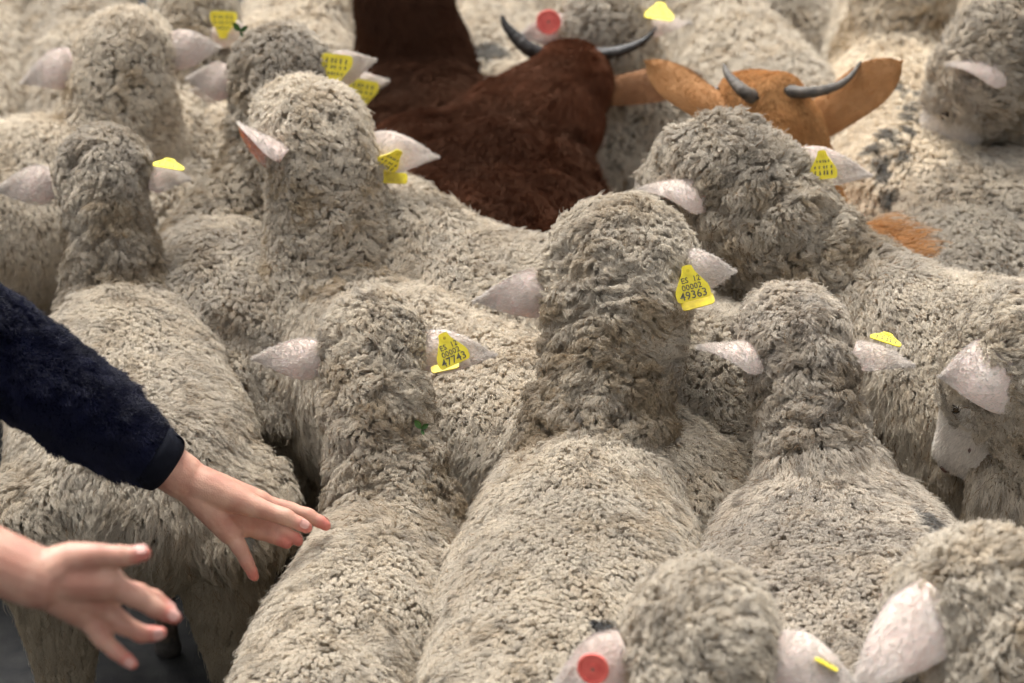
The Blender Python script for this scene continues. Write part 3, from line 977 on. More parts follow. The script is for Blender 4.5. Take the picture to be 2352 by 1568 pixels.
sheep('blurred sheep in the bottom right corner with a long pale hanging ear', (2310, 1400, .82), (2420, 1700, .68), 22, hyaw=36, hpitch=-16, lod=1, hs=0.98, nw=1.05, bare=2.8, hl=0.8, sc=1.05, dirt=0.5, neck_dirt=0.45, tan=1.2, folds=0.5, group=FRONT, L=0.6,
      ears=[dict(base=(2170, 1370), tip=(1955, 1590), width=0.088, face=(-0.35, -0.75, 0.5), cup=0.4, droop=0.0, dr=(-0.06, -0.08), base_w=0.75)])

_, S6, _ = sheep('sheep with dark curly head and yellow tag, left of the dark brown goat', (640, 180, .88), (520, 470, .70), 2, hyaw=-3, hpitch=-2, lod=1, hs=0.86, nw=0.82, sc=1.0, dirt=0.7, neck_dirt=1.1, folds=0.7, neck_brown=0.5, group=REAR, L=0.42, nbend=(0.03, 0, 0),
      ears=[dict(base=(530, 185), tip=(432, 180), width=0.062, face=(0, -0.85, 0.5), cup=0.4),
            dict(base=(755, 160), tip=(860, 138), width=0.058, face=(0, -0.85, 0.5), cup=0.4,
                 tag=dict(px=(772, 155), rot=172, dr=-0.03, size=0.056))])

sheep('sheep hidden behind the dark curly head, only its pink ears and one tag showing', (665, 222, .72), (640, 300, .66), 0, hyaw=0, hpitch=-5, lod=2, hs=0.85, sc=0.85, dirt=0.4, group=REAR, L=0.5,
      ears=[dict(base=(540, 222), tip=(440, 208), width=0.062, face=(0, -0.85, 0.5), cup=0.4),
            dict(base=(770, 205), tip=(890, 185), width=0.060, face=(0, -0.85, 0.5), cup=0.4,
                 tag=dict(px=(832, 212), rot=168, dr=-0.03, size=0.058))])

sheep('cream coloured sheep standing side-on at the upper left, white ears spread', (285, 135, .87), (235, 262, .77), -58, hyaw=2, hpitch=-4, lod=1, fore=1.15, hs=0.86, nw=0.95, sc=1.08, L=0.85, dirt=0.15, neck_dirt=0.25, tan=1.0, folds=0.2, crease=0.6, sm=0.9, nsm=0.9, group=REAR, tone=1.08,
      ears=[dict(base=(170, 140), tip=(50, 190), width=0.070, face=(0, -0.85, 0.5), cup=0.4),
            dict(base=(388, 110), tip=(505, 108), width=0.066, face=(0, -0.85, 0.5), cup=0.4)])

sheep('sheep in the upper right corner with white face bowed and dark eye', (2310, 100, .92), (2560, 250, .76), 62, hyaw=72, hpitch=-62, lod=1, hs=1.0, nw=1.0, bare=2.22, hl=1.3, fore=1.0, sc=1.03, L=0.8, dirt=0.8, neck_dirt=1.0, folds=0.5, neck_brown=0.45, group=REAR,
      ears=[dict(base=(2305, 130), tip=(2180, 125), width=0.082, face=(0, 0.05, 1.0), cup=0.9, droop=0.2, dr=(-0.07, -0.10))])

sheep('grey fleeced body below the bowed white face, upper right', (2400, 230, .70), (2275, 330, .69), -14, lod=1, sc=0.98, L=0.62, dirt=0.9, tan=0.5, low_dirt=0.3, crease=0.5, group=REAR, tone=0.8)
sheep('rump of a sheep cut by the right edge above the wrinkled sheep', (3000, 300, .8), (2960, 330, .74), -84, lod=1, sc=1.0, L=0.74, dirt=0.6, crease=0.5, group=REAR)

# far rows, out of focus
def far(label, poll, withers, yaw, **kw):
    kw.setdefault('lod', 2)
    kw.setdefault('crease', 0.5)
    kw.setdefault('dirt', 0.25)
    kw.setdefault('eyes', False)
    kw.setdefault('bw', 0.84)
    return sheep(label, poll, withers, yaw, group=REAR, **kw)
far('far sheep cut by the left edge of the top row', (-110, -190, .82), (-75, -60, .74), 5)
far('far sheep behind the white eared one, second in the top row', (150, -170, .82), (165, -60, .72), 12, dirt=0.5, tan=1.4)
far('far sheep with a blurred yellow tag, between the two upper left heads', (440, 45, .80), (452, 175, .71), -4, L=0.6, dirt=0.4, hs=0.82,
    ears=[dict(base=(490, 62), tip=(575, 82), width=0.06, face=(0, -0.85, 0.5), cup=0.4, dr=(-0.10, -0.12), tag=dict(px=(513, 52), rot=175, dr=-0.15, size=0.052))])
far('far cream sheep left of the tall dark goat neck', (760, -130, .80), (690, -25, .75), -6, tone=1.08, dirt=0.1)
far('far pale sheep with a dark smudge between the goat neck and the horns', (1110, -170, .8), (1105, -70, .72), 4, tone=1.05, paint=[(1122, 104, .66, 0.045, 0.8)])
far('far sheep behind the goat horns with red and yellow ear tags', (1390, 40, .84), (1395, 110, .70), 4, L=0.25, dirt=0.3, crown=0.8, hs=0.85,
    ears=[dict(base=(1300, 60), tip=(1195, 80), width=0.06, face=(0, -0.85, 0.5), cup=0.4, tag=dict(px=(1260, 50), dr=-0.03, size=0.05, button=True, colour=M_RED)),
          dict(base=(1475, 55), tip=(1585, 52), width=0.05, face=(0, -0.3, 1), cup=0.4, tag=dict(px=(1515, 27), rot=-6, tilt=55, dr=-0.03, size=0.056))])
far('far sheep with broad back above the tan goat', (1560, -150, .82), (1630, -35, .76), 14, dirt=0.35, tan=1.2)
far('far cream sheep with dark paint streaks on its rump, beside the tan goat', (2080, -60, .85), (2060, 70, .755), -3, tone=1.08, tint=(1.02, 1.0, 0.96), dirt=0.1, tan=1.0, bw=1.02, low_dirt=0.3,
    paint=[(u, v, z, 0.021, 0.85) for (u, v, z) in ((2030, 170, .70), (2062, 190, .69), (2095, 205, .68), (2120, 228, .67), (2135, 250, .65), (2085, 235, .67), (2090, 262, .66), (2100, 290, .64), (2040, 300, .65), (2060, 320, .64), (2075, 340, .62), (2010, 330, .64), (2015, 360, .62), (2022, 390, .6), (2035, 430, .57), (2045, 455, .55), (2060, 470, .54))])
far('far cream sheep at the top edge right of the dark gap', (2090, -290, .82), (2075, -140, .76), -5, tone=1.05, dirt=0.1)
far('far sheep at the top right corner behind the bowed white face', (2330, -250, .82), (2290, -120, .74), -8, dirt=0.5)
far('distant sheep at the very top edge above the goat horns', (1300, -420, .8), (1310, -300, .74), 10)
far('distant sheep at the very top edge above the tan goat', (1800, -420, .8), (1830, -290, .76), -12, dirt=0.4)

# bits of green leaf caught in the wool
M_LEAF = noisy_mat('green_leaf', (0.03, 0.075, 0.015), (0.06, 0.13, 0.03), 60, 0.6, 0.3, 200, 0.3)

def leaf_sprig(label, sp, u, v, size, lift):
    d = ray(u, v)
    rel = sp['co'] - CAMP
    tt = rel @ d
    pd = np.linalg.norm(rel - tt[:, None] * d, axis=1)
    near = np.where(pd < max(0.02, pd.min() * 1.05))[0]
    c = CAMP + d * (tt[near].min() - lift)
    rx = nrm(np.cross(d, [0, 0, 1.0]))
    ry = np.cross(rx, d)
    root = thing('leaf_sprig', label, 'leaf', c, 'green leaves caught in wool')
    for ang, ln in ((2.2, 1.0), (0.6, 0.8), (-1.2, 0.55)):
        a = rx * math.cos(ang) + ry * math.sin(ang)
        b = np.cross(d, a)
        V, F = [], []
        for i in range(9):
            t = i / 8
            w = 0.42 * math.sin(math.pi * min(t * 1.05, 1.0)) ** 0.8 + 0.02
            for k, j in enumerate((-1, 0, 1)):
                V.append(c + size * ln * (a * t + b * w * j * 0.6) - d * (0.004 * t + 0.003 * abs(j)))
        for i in range(8):
            for k in (0, 1):
                F.append((i * 3 + k, i * 3 + k + 1, i * 3 + k + 4, i * 3 + k + 3))
        mesh_obj('leaf_blade', V, F, M_LEAF, root)
leaf_sprig('tiny green leaf sprig on the neck wool of the 47743 sheep', S2, 968, 985, 0.018, 0.022)
leaf_sprig('tiny green leaf on the dark curly head at the upper left', S6, 552, 72, 0.022, 0.022)
# ------------------------------------------------------------------ goats
M_HORN = noisy_mat('goat_horn', (0.008, 0.006, 0.005), (0.035, 0.028, 0.023), 35, 0.5, 0.6, 160, 0.4, 0.003)
M_BROWNSKIN = noisy_mat('dark_brown_hide', (0.018, 0.008, 0.005), (0.045, 0.018, 0.010), 20, 0.8, 0.3, 200, 0.15)
M_TANSKIN = noisy_mat('tan_hide', (0.26, 0.11, 0.035), (0.42, 0.21, 0.08), 20, 0.8, 0.3, 200, 0.15)
M_TANEAR = noisy_mat('tan_ear_skin', (0.36, 0.17, 0.065), (0.48, 0.26, 0.12), 25, 0.75, 0.4, 500, 0.15)
M_BROWNEAR = noisy_mat('brown_ear_skin', (0.22, 0.10, 0.045), (0.34, 0.17, 0.08), 25, 0.75, 0.4, 500, 0.15)

M_HORN2 = noisy_mat('grey_goat_horn', (0.03, 0.024, 0.019), (0.13, 0.108, 0.085), 35, 0.55, 0.6, 160, 0.3, 0.003)

def horn(root, px, radius, r0, m=None):
    """tapering ringed horn through picture points (u, v, range offset)"""
    C = catmull([at_r(u, v, r0 + d) for u, v, d in px], 40)
    a = np.linspace(0, 1, 40)
    rad = 0.78 * radius * (1 - a) ** 0.75 * (1 + 0.05 * np.sin(a * 60)) + 0.0015
    V, F = loft(C, rad, rad * 0.8, (0, 0, 1.0), 14)
    return mesh_obj('horn', V, F, m or M_HORN, root)

def goat(label, poll, withers, yaw, hyaw, hpitch, skin, colfn, ears=(), horns=(), n=260000, length=0.03, wid=0.0009, mats=None, fuzzcol=(0.4, 0.2, 0.08), extra=None, **kw):
    SHEEP_N[0] += 1
    sp = dict(kw)
    sp.update(P=at_z(*poll), W=at_z(*withers), yaw=yaw, hyaw=hyaw, hpitch=hpitch, lod=1, seed=SHEEP_N[0] * 13, voxel=0.011)
    sp.setdefault('sc', 1.0)
    sp.setdefault('fore', 1.0)
    co, li, ls, lt, spar, stan, fr = animal_skin(sp)
    T = tris_of(li, ls, lt)
    N = vnormals(co, T)
    co = co + N * (0.030 * (fbm(co, 9, sp['seed'], 2) - 0.5))[:, None]
    N = vnormals(co, T)
    root = thing('goat', label, 'goat', (sp['W'][0], sp['W'][1], 0.0), 'goats among the sheep')
    me = raw_mesh('goat_body', co, li, ls, lt, [skin, M_HOOF])
    me.polygons.foreach_set('material_index', (co[li[ls], 2] < 0.05).astype(np.int32))
    bo = link(bpy.data.objects.new('body', me), root)
    short_hair('coat', co, T, N, lambda p, vi: -stan[vi] * 0.8 + np.array([0, 0, -0.6]), bo, n,
               lambda p, vi: length * (1 - 0.62 * sstep(spar[vi], 1.6, 2.1)), wid, lambda p, vi: colfn(p, spar[vi]), 0.28, 5,
               lambda p, vi: (p[:, 2] > 0.2) & in_view(p), M_GLOSSY, 0.2, 1.6)
    hs = fr['hs']
    hside = nrm(np.cross(fr['hdir'], fr['up']))
    hup = np.cross(hside, fr['hdir'])
    for sgn in (1, -1):
        c = sp['P'] + fr['hdir'] * 0.12 * hs + hside * sgn * 0.07 * hs + hup * 0.03 * hs
        eye_ball(c, hside * sgn, fr['hdir'], 0.013, root)
    r0 = rng_of(sp['P'])
    for h in horns:
        horn(root, h[0], h[1], r0, h[2] if len(h) > 2 else None)
    for e in ears:
        build_ear(root, sp, fr, mats=mats, shape='goat', fuzzcol=fuzzcol, **e)
    if extra:
        extra(bo, co, T, N, spar, stan, fr)
    return root

def brown_col(p, s):
    a = fbm(p, 16, 71, 3)[:, None]
    b = sstep(fbm(p, 6, 72, 2), 0.4, 0.65)[:, None]
    return np.array([0.020, 0.008, 0.005]) * (1 - a) + np.array([0.125, 0.042, 0.020]) * a * (0.6 + 0.8 * b)

def black_col(p, s):
    a = fbm(p, 12, 73, 3)[:, None]
    return np.array([0.020, 0.010, 0.007]) * (1 - a) + np.array([0.075, 0.030, 0.016]) * a

def tan_col(p, s):
    a = fbm(p, 14, 74, 3)[:, None]
    h = sstep(s, 2.25, 2.5)[:, None] * sstep(fbm(p, 12, 75, 2), 0.35, 0.6)[:, None]
    c = np.array([0.38, 0.17, 0.055]) * (1 - a) + np.array([0.66, 0.40, 0.18]) * a
    return c * (1 - 0.75 * h) + np.array([0.72, 0.58, 0.42]) * 0.75 * h

goat('dark brown goat with spread black horns, seen from behind above the sheep', (1305, 190, .77), (1135, 250, .75), -30, -4, -12, M_BROWNSKIN, brown_col, mats=[M_BROWNEAR, M_BROWNEAR],
     sc=1.12, bw=1.5, nw=0.9, hs=0.85, L=0.34, rump_drop=0.12, crown=0.9, n=420000, length=0.045, wid=0.0009, fuzzcol=(0.30, 0.15, 0.07),
     ears=[dict(base=(1395, 208), tip=(1608, 175), width=0.062, face=(0, -0.7, 0.6), cup=0.35)],
     horns=[([(1250, 130, 0.02), (1210, 108, 0.0), (1180, 80, 0.0), (1160, 55, 0.0), (1153, 34, 0.0)], 0.026),
            ([(1370, 125, 0.02), (1410, 120, 0.0), (1450, 108, 0.0), (1485, 88, 0.0), (1508, 62, 0.0)], 0.021)])

goat('very dark goat whose neck rises out of the frame at the top', (905, -120, .94), (960, 105, .735), 6, 10, 0, M_BROWNSKIN, black_col, mats=[M_BROWNEAR, M_BROWNEAR],
     sc=1.0, nw=0.9, hs=0.8, L=0.5, bw=1.1, rump_drop=0.1, n=260000, length=0.04, fuzzcol=(0.2, 0.1, 0.05),
     ears=[dict(base=(985, -115), tip=(1150, -90), width=0.06, face=(0, -0.7, 0.6), cup=0.35), dict(base=(825, -115), tip=(660, -90), width=0.06, face=(0, -0.7, 0.6), cup=0.35)],
     horns=[([(940, -170, 0.02), (965, -210, 0.0), (1010, -250, 0.0), (1040, -300, 0.0)], 0.021), ([(870, -170, 0.02), (845, -210, 0.0), (800, -250, 0.0), (770, -300, 0.0)], 0.021)])

def mane(bo, co, T, N, spar, stan, fr):
    """long loose hair along the spine, paler at the tips"""
    ridge = (spar > 0.1) & (spar < 1.05) & (N[:, 2] > 0.9)
    idx = np.where(ridge)[0]
    k = RNG.choice(idx, 900)
    tuft = RNG.choice(idx, 60)
    near = tuft[np.linalg.norm(co[k][:, None] - co[tuft][None], axis=2).argmin(1)]
    p, n = co[k], N[k]
    S = np.linspace(0, 1, 8)
    Ln = 0.03 + 0.035 * RNG.random(len(k))
    lean = np.repeat(RNG.normal(size=(len(co), 1))[near] * 0.0, 3, 1) + np.array([0.75, -0.25, 0.0])
    cur = nrm(lean + RNG.normal(size=(len(k), 3)) * 0.15)
    P = p[:, None] + (Ln[:, None] * np.sin(S * 1.9)[None] * 0.8)[..., None] * np.array([0, 0, 1.0]) + (Ln[:, None] * (1 - np.cos(S * 1.7))[None])[..., None] * cur[:, None] \
        + ((co[near] - p) * 0.8)[:, None] * S[None, :, None]
    R = 0.0011 * (1 - 0.7 * S)[None] * np.ones((len(k), 1))
    C = np.array([0.52, 0.27, 0.10]) * (0.7 + 0.6 * RNG.random((len(k), 1)))
    curves_obj('mane', P, R, C, M_COAT, bo)

goat('tan goat with curved grey horns and long upright ears, behind the wrinkled sheep', (1775, 240, .86), (1895, 505, .66), 36, 28, -14, M_TANSKIN, tan_col, mats=[M_TANEAR, M_TANEAR],
     sc=0.95, nw=0.72, hs=0.85, L=0.32, crown=0.78, rump_drop=0.12, bw=0.85, n=260000, length=0.024, fuzzcol=(0.50, 0.27, 0.11), extra=mane,
     ears=[dict(base=(1690, 262), tip=(1480, 148), width=0.070, face=(0.15, -0.6, 0.75), cup=0.45, droop=-0.05),
           dict(base=(1862, 290), tip=(2070, 142), width=0.072, face=(0.1, -0.8, 0.5), cup=0.35, droop=-0.08)],
     horns=[([(1735, 226, -0.04), (1712, 212, -0.06), (1690, 192, -0.05), (1672, 170, -0.03), (1662, 146, 0.0)], 0.022, M_HORN2),
            ([(1790, 206, -0.04), (1850, 212, -0.06), (1905, 203, -0.04), (1948, 180, -0.02), (1978, 140, 0.0)], 0.019, M_HORN2)])
# ------------------------------------------------------------------ the person reaching in from the left
M_SKIN, _n, _l, _p = mat('skin')
_tc = _n.new('ShaderNodeTexCoord')
_nz = _n.new('ShaderNodeTexNoise')
_nz.inputs['Scale'].default_value = 28
_nz.inputs['Detail'].default_value = 5
_cr = _n.new('ShaderNodeValToRGB')
_cr.color_ramp.elements[0].color = (0.40, 0.185, 0.130, 1)
_cr.color_ramp.elements[1].color = (0.52, 0.30, 0.215, 1)
_cr.color_ramp.elements[0].position = 0.35
_cr.color_ramp.elements[1].position = 0.65
_at = _n.new('ShaderNodeAttribute')
_at.attribute_name = 'redness'
_mx = _n.new('ShaderNodeMix')
_mx.data_type = 'RGBA'
_mx.inputs[7].default_value = (0.50, 0.15, 0.115, 1)
_nb = _n.new('ShaderNodeTexVoronoi')
_nb.inputs['Scale'].default_value = 420
_bp = _n.new('ShaderNodeBump')
_bp.inputs['Strength'].default_value = 0.35
_bp.inputs['Distance'].default_value = 0.0008
_l.new(_tc.outputs['Object'], _nz.inputs['Vector'])
_l.new(_tc.outputs['Object'], _nb.inputs['Vector'])
_l.new(_nz.outputs['Fac'], _cr.inputs['Fac'])
_l.new(_cr.outputs['Color'], _mx.inputs[6])
_l.new(_at.outputs['Fac'], _mx.inputs[0])
_l.new(_mx.outputs[2], _p.inputs['Base Color'])
_l.new(_nb.outputs['Distance'], _bp.inputs['Height'])
_l.new(_bp.outputs['Normal'], _p.inputs['Normal'])
_p.inputs['Roughness'].default_value = 0.5
_p.inputs['Specular IOR Level'].default_value = 0.35
_p.inputs['Subsurface Weight'].default_value = 0.12
_p.inputs['Subsurface Radius'].default_value = (0.012, 0.004, 0.002)
_p.inputs['Subsurface Scale'].default_value = 0.5
M_NAIL = noisy_mat('finger_nail', (0.50, 0.25, 0.20), (0.54, 0.29, 0.24), 30, 0.45, 0.02, 60, 0.5)
M_NAVY = noisy_mat('navy_jacket_fabric', (0.004, 0.005, 0.014), (0.007, 0.009, 0.024), 50, 0.95, 0.5, 300, 0.05)
M_CUFF = noisy_mat('navy_cuff_binding', (0.003, 0.0035, 0.007), (0.006, 0.007, 0.012), 80, 0.8, 0.5, 700, 0.1)
M_TROUSER = noisy_mat('dark_trouser_cloth', (0.008, 0.008, 0.010), (0.016, 0.016, 0.02), 60, 0.9, 0.4, 400, 0.1)
M_SHOE = noisy_mat('dark_shoe_leather', (0.012, 0.010, 0.009), (0.03, 0.026, 0.022), 40, 0.5, 0.3, 200)
M_HAIRCAP = noisy_mat('brown_head_hair', (0.03, 0.018, 0.01), (0.07, 0.042, 0.024), 60, 0.6, 0.6, 200)

def tube(pts, rads, seg=14, flat=1.0, up=(0, 0, 1.0), n=None, waist=0.0):
    """rounded chain through joints"""
    rows = [np.r_[pts[0], rads[0]]]
    for a in range(1, len(pts)):
        if waist and a > 0:
            rows.append(np.r_[(pts[a - 1] + pts[a]) / 2, (rads[a - 1] + rads[a]) / 2 * waist])
        rows.append(np.r_[pts[a], rads[a]])
    rows = np.array(rows)
    d0, d1 = nrm(rows[0, :3] - rows[1, :3]), nrm(rows[-1, :3] - rows[-2, :3])
    n = n or (len(rows) - 1) * 7 + 1
    body = catmull(rows, n)
    cap = lambda c, r, d: [np.r_[c + d * r * math.sin(a), max(r * math.cos(a), 0.0004)] for a in (0.5, 0.9, 1.2, 1.42)]
    allr = np.vstack([np.array(cap(body[0, :3], body[0, 3], d0))[::-1], body, np.array(cap(body[-1, :3], body[-1, 3], d1))])
    return loft(allr[:, :3], allr[:, 3], allr[:, 3] * flat, up, seg)

def hand_parts(R, J):
    """J: dict of picture joints (u, v, range offset, radius m). returns lofts + list of (tip, dir, radius)"""
    out, tips = [], []
    w = J['wrist']
    W3 = at_r(w[0], w[1], R + w[2])
    for k in ('thumb', 'index', 'middle', 'ring', 'little'):
        pts = [at_r(u, v, R + d) for u, v, d, r in J[k]]
        rad = [J[k][0][3]] + [r * 0.91 for *_, r in J[k][1:]]
        out.append(tube(pts, rad, 14, up=ray(w[0], w[1]) + np.array([0, 0, 0.05]), waist=0.91))
        tips.append((k, pts, rad))
        if k != 'thumb':
            m = W3 * 0.62 + pts[0] * 0.38
            out.append(tube([W3, m, pts[0]], [w[3] * 0.8, w[3] * 0.72, rad[0] * 1.12], 14, up=ray(w[0], w[1])))
        else:
            out.append(tube([W3, W3 * 0.5 + pts[0] * 0.5, pts[0], pts[1]], [w[3] * 0.8, w[3] * 0.78, J['thenar'], rad[1]], 14, up=ray(w[0], w[1])))
    # web of the palm
    P0 = [at_r(*J[k][0][:2], R + J[k][0][2]) for k in ('index', 'middle', 'ring', 'little')]
    for a, b in zip(P0[:-1], P0[1:]):
        out.append(tube([a * 0.75 + W3 * 0.25, (a + b) / 2 * 0.8 + W3 * 0.2, b * 0.75 + W3 * 0.25], [J['web']] * 3, 12, up=ray(w[0], w[1])))
    t1 = at_r(*J['thumb'][0][:2], R + J['thumb'][0][2])
    out.append(tube([t1 * 0.6 + P0[0] * 0.4, t1 * 0.3 + P0[0] * 0.7], [J['web'] * 1.1, J['web']], 12, up=ray(w[0], w[1])))
    return out, tips, W3

RL, RR = 4.06, 3.22
LEFT = dict(wrist=(425, 1098, 0.0, 0.036), thenar=0.024, web=0.0165,
            thumb=[(515, 1135, -0.012, 0.024), (592, 1166, -0.022, 0.0175), (655, 1187, -0.026, 0.0150), (690, 1204, -0.026, 0.0125), (703, 1211, -0.025, 0.0105)],
            index=[(598, 1158, 0.016, 0.0185), (665, 1172, 0.020, 0.0150), (708, 1184, 0.020, 0.0135), (736, 1199, 0.020, 0.0115), (748, 1207, 0.020, 0.0095)],
            middle=[(585, 1190, 0.022, 0.0180), (625, 1208, 0.024, 0.0145), (655, 1224, 0.024, 0.0130), (676, 1236, 0.024, 0.0115), (684, 1242, 0.024, 0.0098)],
            ring=[(562, 1206, 0.018, 0.0172), (598, 1222, 0.022, 0.0140), (628, 1232, 0.022, 0.0128), (648, 1242, 0.022, 0.0112), (658, 1248, 0.022, 0.0095)],
            little=[(530, 1222, 0.004, 0.0175), (553, 1262, 0.0, 0.0140), (568, 1292, 0.002, 0.0122), (580, 1315, 0.006, 0.0102), (584, 1324, 0.008, 0.0085)])
RIGHT = dict(wrist=(92, 1330, 0.0, 0.037), thenar=0.022, web=0.0165,
             thumb=[(165, 1287, -0.012, 0.0225), (225, 1276, -0.022, 0.0170), (278, 1277, -0.026, 0.0150), (315, 1273, -0.027, 0.0122), (330, 1271, -0.027, 0.0100)],
             index=[(248, 1338, -0.008, 0.0190), (318, 1373, -0.008, 0.0152), (358, 1397, -0.006, 0.0138), (388, 1411, -0.004, 0.0118), (400, 1417, -0.004, 0.0098)],
             middle=[(246, 1352, 0.016, 0.0185), (316, 1362, 0.040, 0.0148), (356, 1377, 0.050, 0.0135), (380, 1394, 0.052, 0.0115), (390, 1402, 0.052, 0.0096)],
             ring=[(226, 1385, 0.018, 0.0180), (285, 1435, 0.020, 0.0145), (325, 1455, 0.020, 0.0130), (355, 1455, 0.020, 0.0112), (368, 1453, 0.020, 0.0092)],
             little=[(196, 1410, 0.022, 0.0170), (236, 1468, 0.022, 0.0132), (266, 1496, 0.022, 0.0118), (292, 1516, 0.022, 0.0102), (303, 1524, 0.022, 0.0084)])
lp, ltips, LW = hand_parts(RL, LEFT)
rp, rtips, RW = hand_parts(RR, RIGHT)
L_EL = at_r(-95, 745, 4.02)
R_EL = at_r(-400, 1130, 3.28)
L_SH, R_SH = np.array([-1.06, 3.42, 1.24]), np.array([-1.06, 3.02, 1.24])
CHEST, NECK, HIP = np.array([-1.16, 3.22, 1.14]), np.array([-1.05, 3.22, 1.33]), np.array([-1.42, 3.22, 0.86])
HEAD = np.array([-0.98, 3.22, 1.50])
parts = lp + rp
parts.append(tube([LW, LW * 0.75 + L_EL * 0.25, LW * 0.45 + L_EL * 0.55, L_EL], [0.034, 0.037, 0.045, 0.042], 18, up=ray(300, 1000)))
parts.append(tube([RW, RW * 0.75 + R_EL * 0.25, RW * 0.45 + R_EL * 0.55, R_EL], [0.036, 0.040, 0.047, 0.042], 18, up=ray(100, 1330)))
parts.append(tube([L_EL, (L_EL + L_SH) / 2, L_SH], [0.042, 0.047, 0.055], 16))
parts.append(tube([R_EL, (R_EL + R_SH) / 2, R_SH], [0.042, 0.047, 0.055], 16))
parts.append(tube([L_SH, CHEST + np.array([0.02, 0, 0.1]), R_SH], [0.06, 0.1, 0.06], 16))
parts.append(tube([NECK + np.array([-.03, 0, -.05]), CHEST, (CHEST + HIP) / 2, HIP], [0.08, 0.13, 0.12, 0.13], 20))
parts.append(tube([NECK - np.array([.02, 0, .06]), NECK, HEAD - np.array([0.03, 0, 0.06])], [0.06, 0.052, 0.055], 16))
parts.append(tube([HEAD + np.array([0.025, 0, -0.085]), HEAD, HEAD + np.array([-0.02, 0, 0.05])], [0.05, 0.076, 0.08], 20))
parts.append(tube([HEAD + np.array([0.07, 0, 0.02]), HEAD + np.array([0.098, 0, -0.02])], [0.010, 0.015], 10))
parts.append(tube([HEAD + np.array([0.06, 0, -0.055]), HEAD + np.array([0.072, 0, -0.062])], [0.018, 0.016], 10))
for sg in (1, -1):
    parts.append(tube([HEAD + np.array([-0.01, sg * 0.074, 0.02]), HEAD + np.array([-0.015, sg * 0.084, -0.02])], [0.016, 0.011], 10, 0.5))
    hipj = HIP + np.array([0, sg * 0.09, -0.02])
    knee, ank = np.array([-1.38, 3.22 + sg * 0.11, 0.46]), np.array([-1.44, 3.22 + sg * 0.12, 0.07])
    parts.append(tube([hipj, (hipj + knee) / 2, knee, (knee + ank) / 2, ank], [0.09, 0.075, 0.055, 0.05, 0.034], 14, up=(0, 1, 0)))
    parts.append(tube([ank - np.array([0.03, 0, 0.03]), ank + np.array([0.16, 0, -0.035])], [0.034, 0.028], 12))
V, F = join(parts)
co, li, ls, lt = remeshed(V, F, 0.0026, 5, 0.5)
person = thing('person', 'person in navy fleece jacket reaching both bare hands over the sheep from the left', 'person', (-1.42, 3.22, 0.0))
me = raw_mesh('person_body', co, li, ls, lt, M_SKIN)
red = np.zeros(len(co))
for tips in (ltips, rtips):
    for k, pts, rad in tips:
        for j, amt, rr in ((-1, 0.9, 0.026), (-3, 0.7, 0.015), (1, 0.7, 0.014), (-2, 0.5, 0.02), (0, 0.45, 0.022)):
            d = np.linalg.norm(co - pts[j], axis=1)
            red = np.maximum(red, amt * (1 - sstep(d, rr * 0.3, rr)))
att = me.attributes.new('redness', 'FLOAT', 'POINT')
att.data.foreach_set('value', red.astype(np.float32))
pb = link(bpy.data.objects.new('body', me), person)

def nail(pts, rad, out, parent):
    """curved nail plate lying on the back of a finger's last bone"""
    a, b = pts[-3] * 0.25 + pts[-2] * 0.75, pts[-1]
    d = nrm(b - a)
    o = nrm(out - np.dot(out, d) * d)
    s = np.cross(d, o)
    r = rad[-2] * 1.0
    Ln = r * 1.25
    c0 = pts[-2] - d * r * 0.2
    V, F = [], []
    nu, nv = 9, 8
    for lay in (0, 1):
        for i in range(nu):
            x = i / (nu - 1)
            hw = 0.55 * (1 - 0.5 * abs(2 * x - 1) ** 3.2)
            for j in range(nv):
                th = (-1 + 2 * j / (nv - 1)) * hw * 1.15
                rr = r * (1.04 - 0.12 * x * x) + (0.0006 if lay == 0 else -0.002)
                V.append(c0 + d * (Ln * x) + s * (rr * math.sin(th)) + o * (rr * math.cos(th) * 0.97 - 0.0005))
    ix = lambda l, i, j: l * nu * nv + i * nv + j
    for i in range(nu - 1):
        for j in range(nv - 1):
            F.append((ix(0, i, j), ix(0, i, j + 1), ix(0, i + 1, j + 1), ix(0, i + 1, j)))
            F.append((ix(1, i, j), ix(1, i + 1, j), ix(1, i + 1, j + 1), ix(1, i, j + 1)))
        for j in (0, nv - 1):
            F.append((ix(0, i, j), ix(0, i + 1, j), ix(1, i + 1, j), ix(1, i, j)))
    for i in (0, nu - 1):
        for j in range(nv - 1):
            F.append((ix(0, i, j), ix(0, i, j + 1), ix(1, i, j + 1), ix(1, i, j)))
    return mesh_obj('finger_nail', V, F, M_NAIL, parent)

toC = nrm(CAMP - LW)
upv = np.array([0, 0, 1.0])
NL = dict(thumb=toC * 0.75 + upv * 0.5, index=upv * 0.5 - toC * 0.3 + np.array([0.2, .6, 0]), middle=upv * 0.3 + np.array([0, 1, 0]), ring=upv * .2 + np.array([0, 1, 0]), little=np.array([-0.8, 0.6, -0.1]))
NR = dict(thumb=upv * 0.9 + toC * 0.35, index=toC * 0.7 + upv * 0.25 + np.array([.2, 0, 0]), middle=toC * 0.5 + upv * 0.6, ring=toC * 0.9 - upv * 0.1, little=toC * 0.9 - upv * 0.1)
for tips, ND in ((ltips, NL), (rtips, NR)):
    for k, pts, rad in tips:
        nail(pts, rad, ND[k], pb)

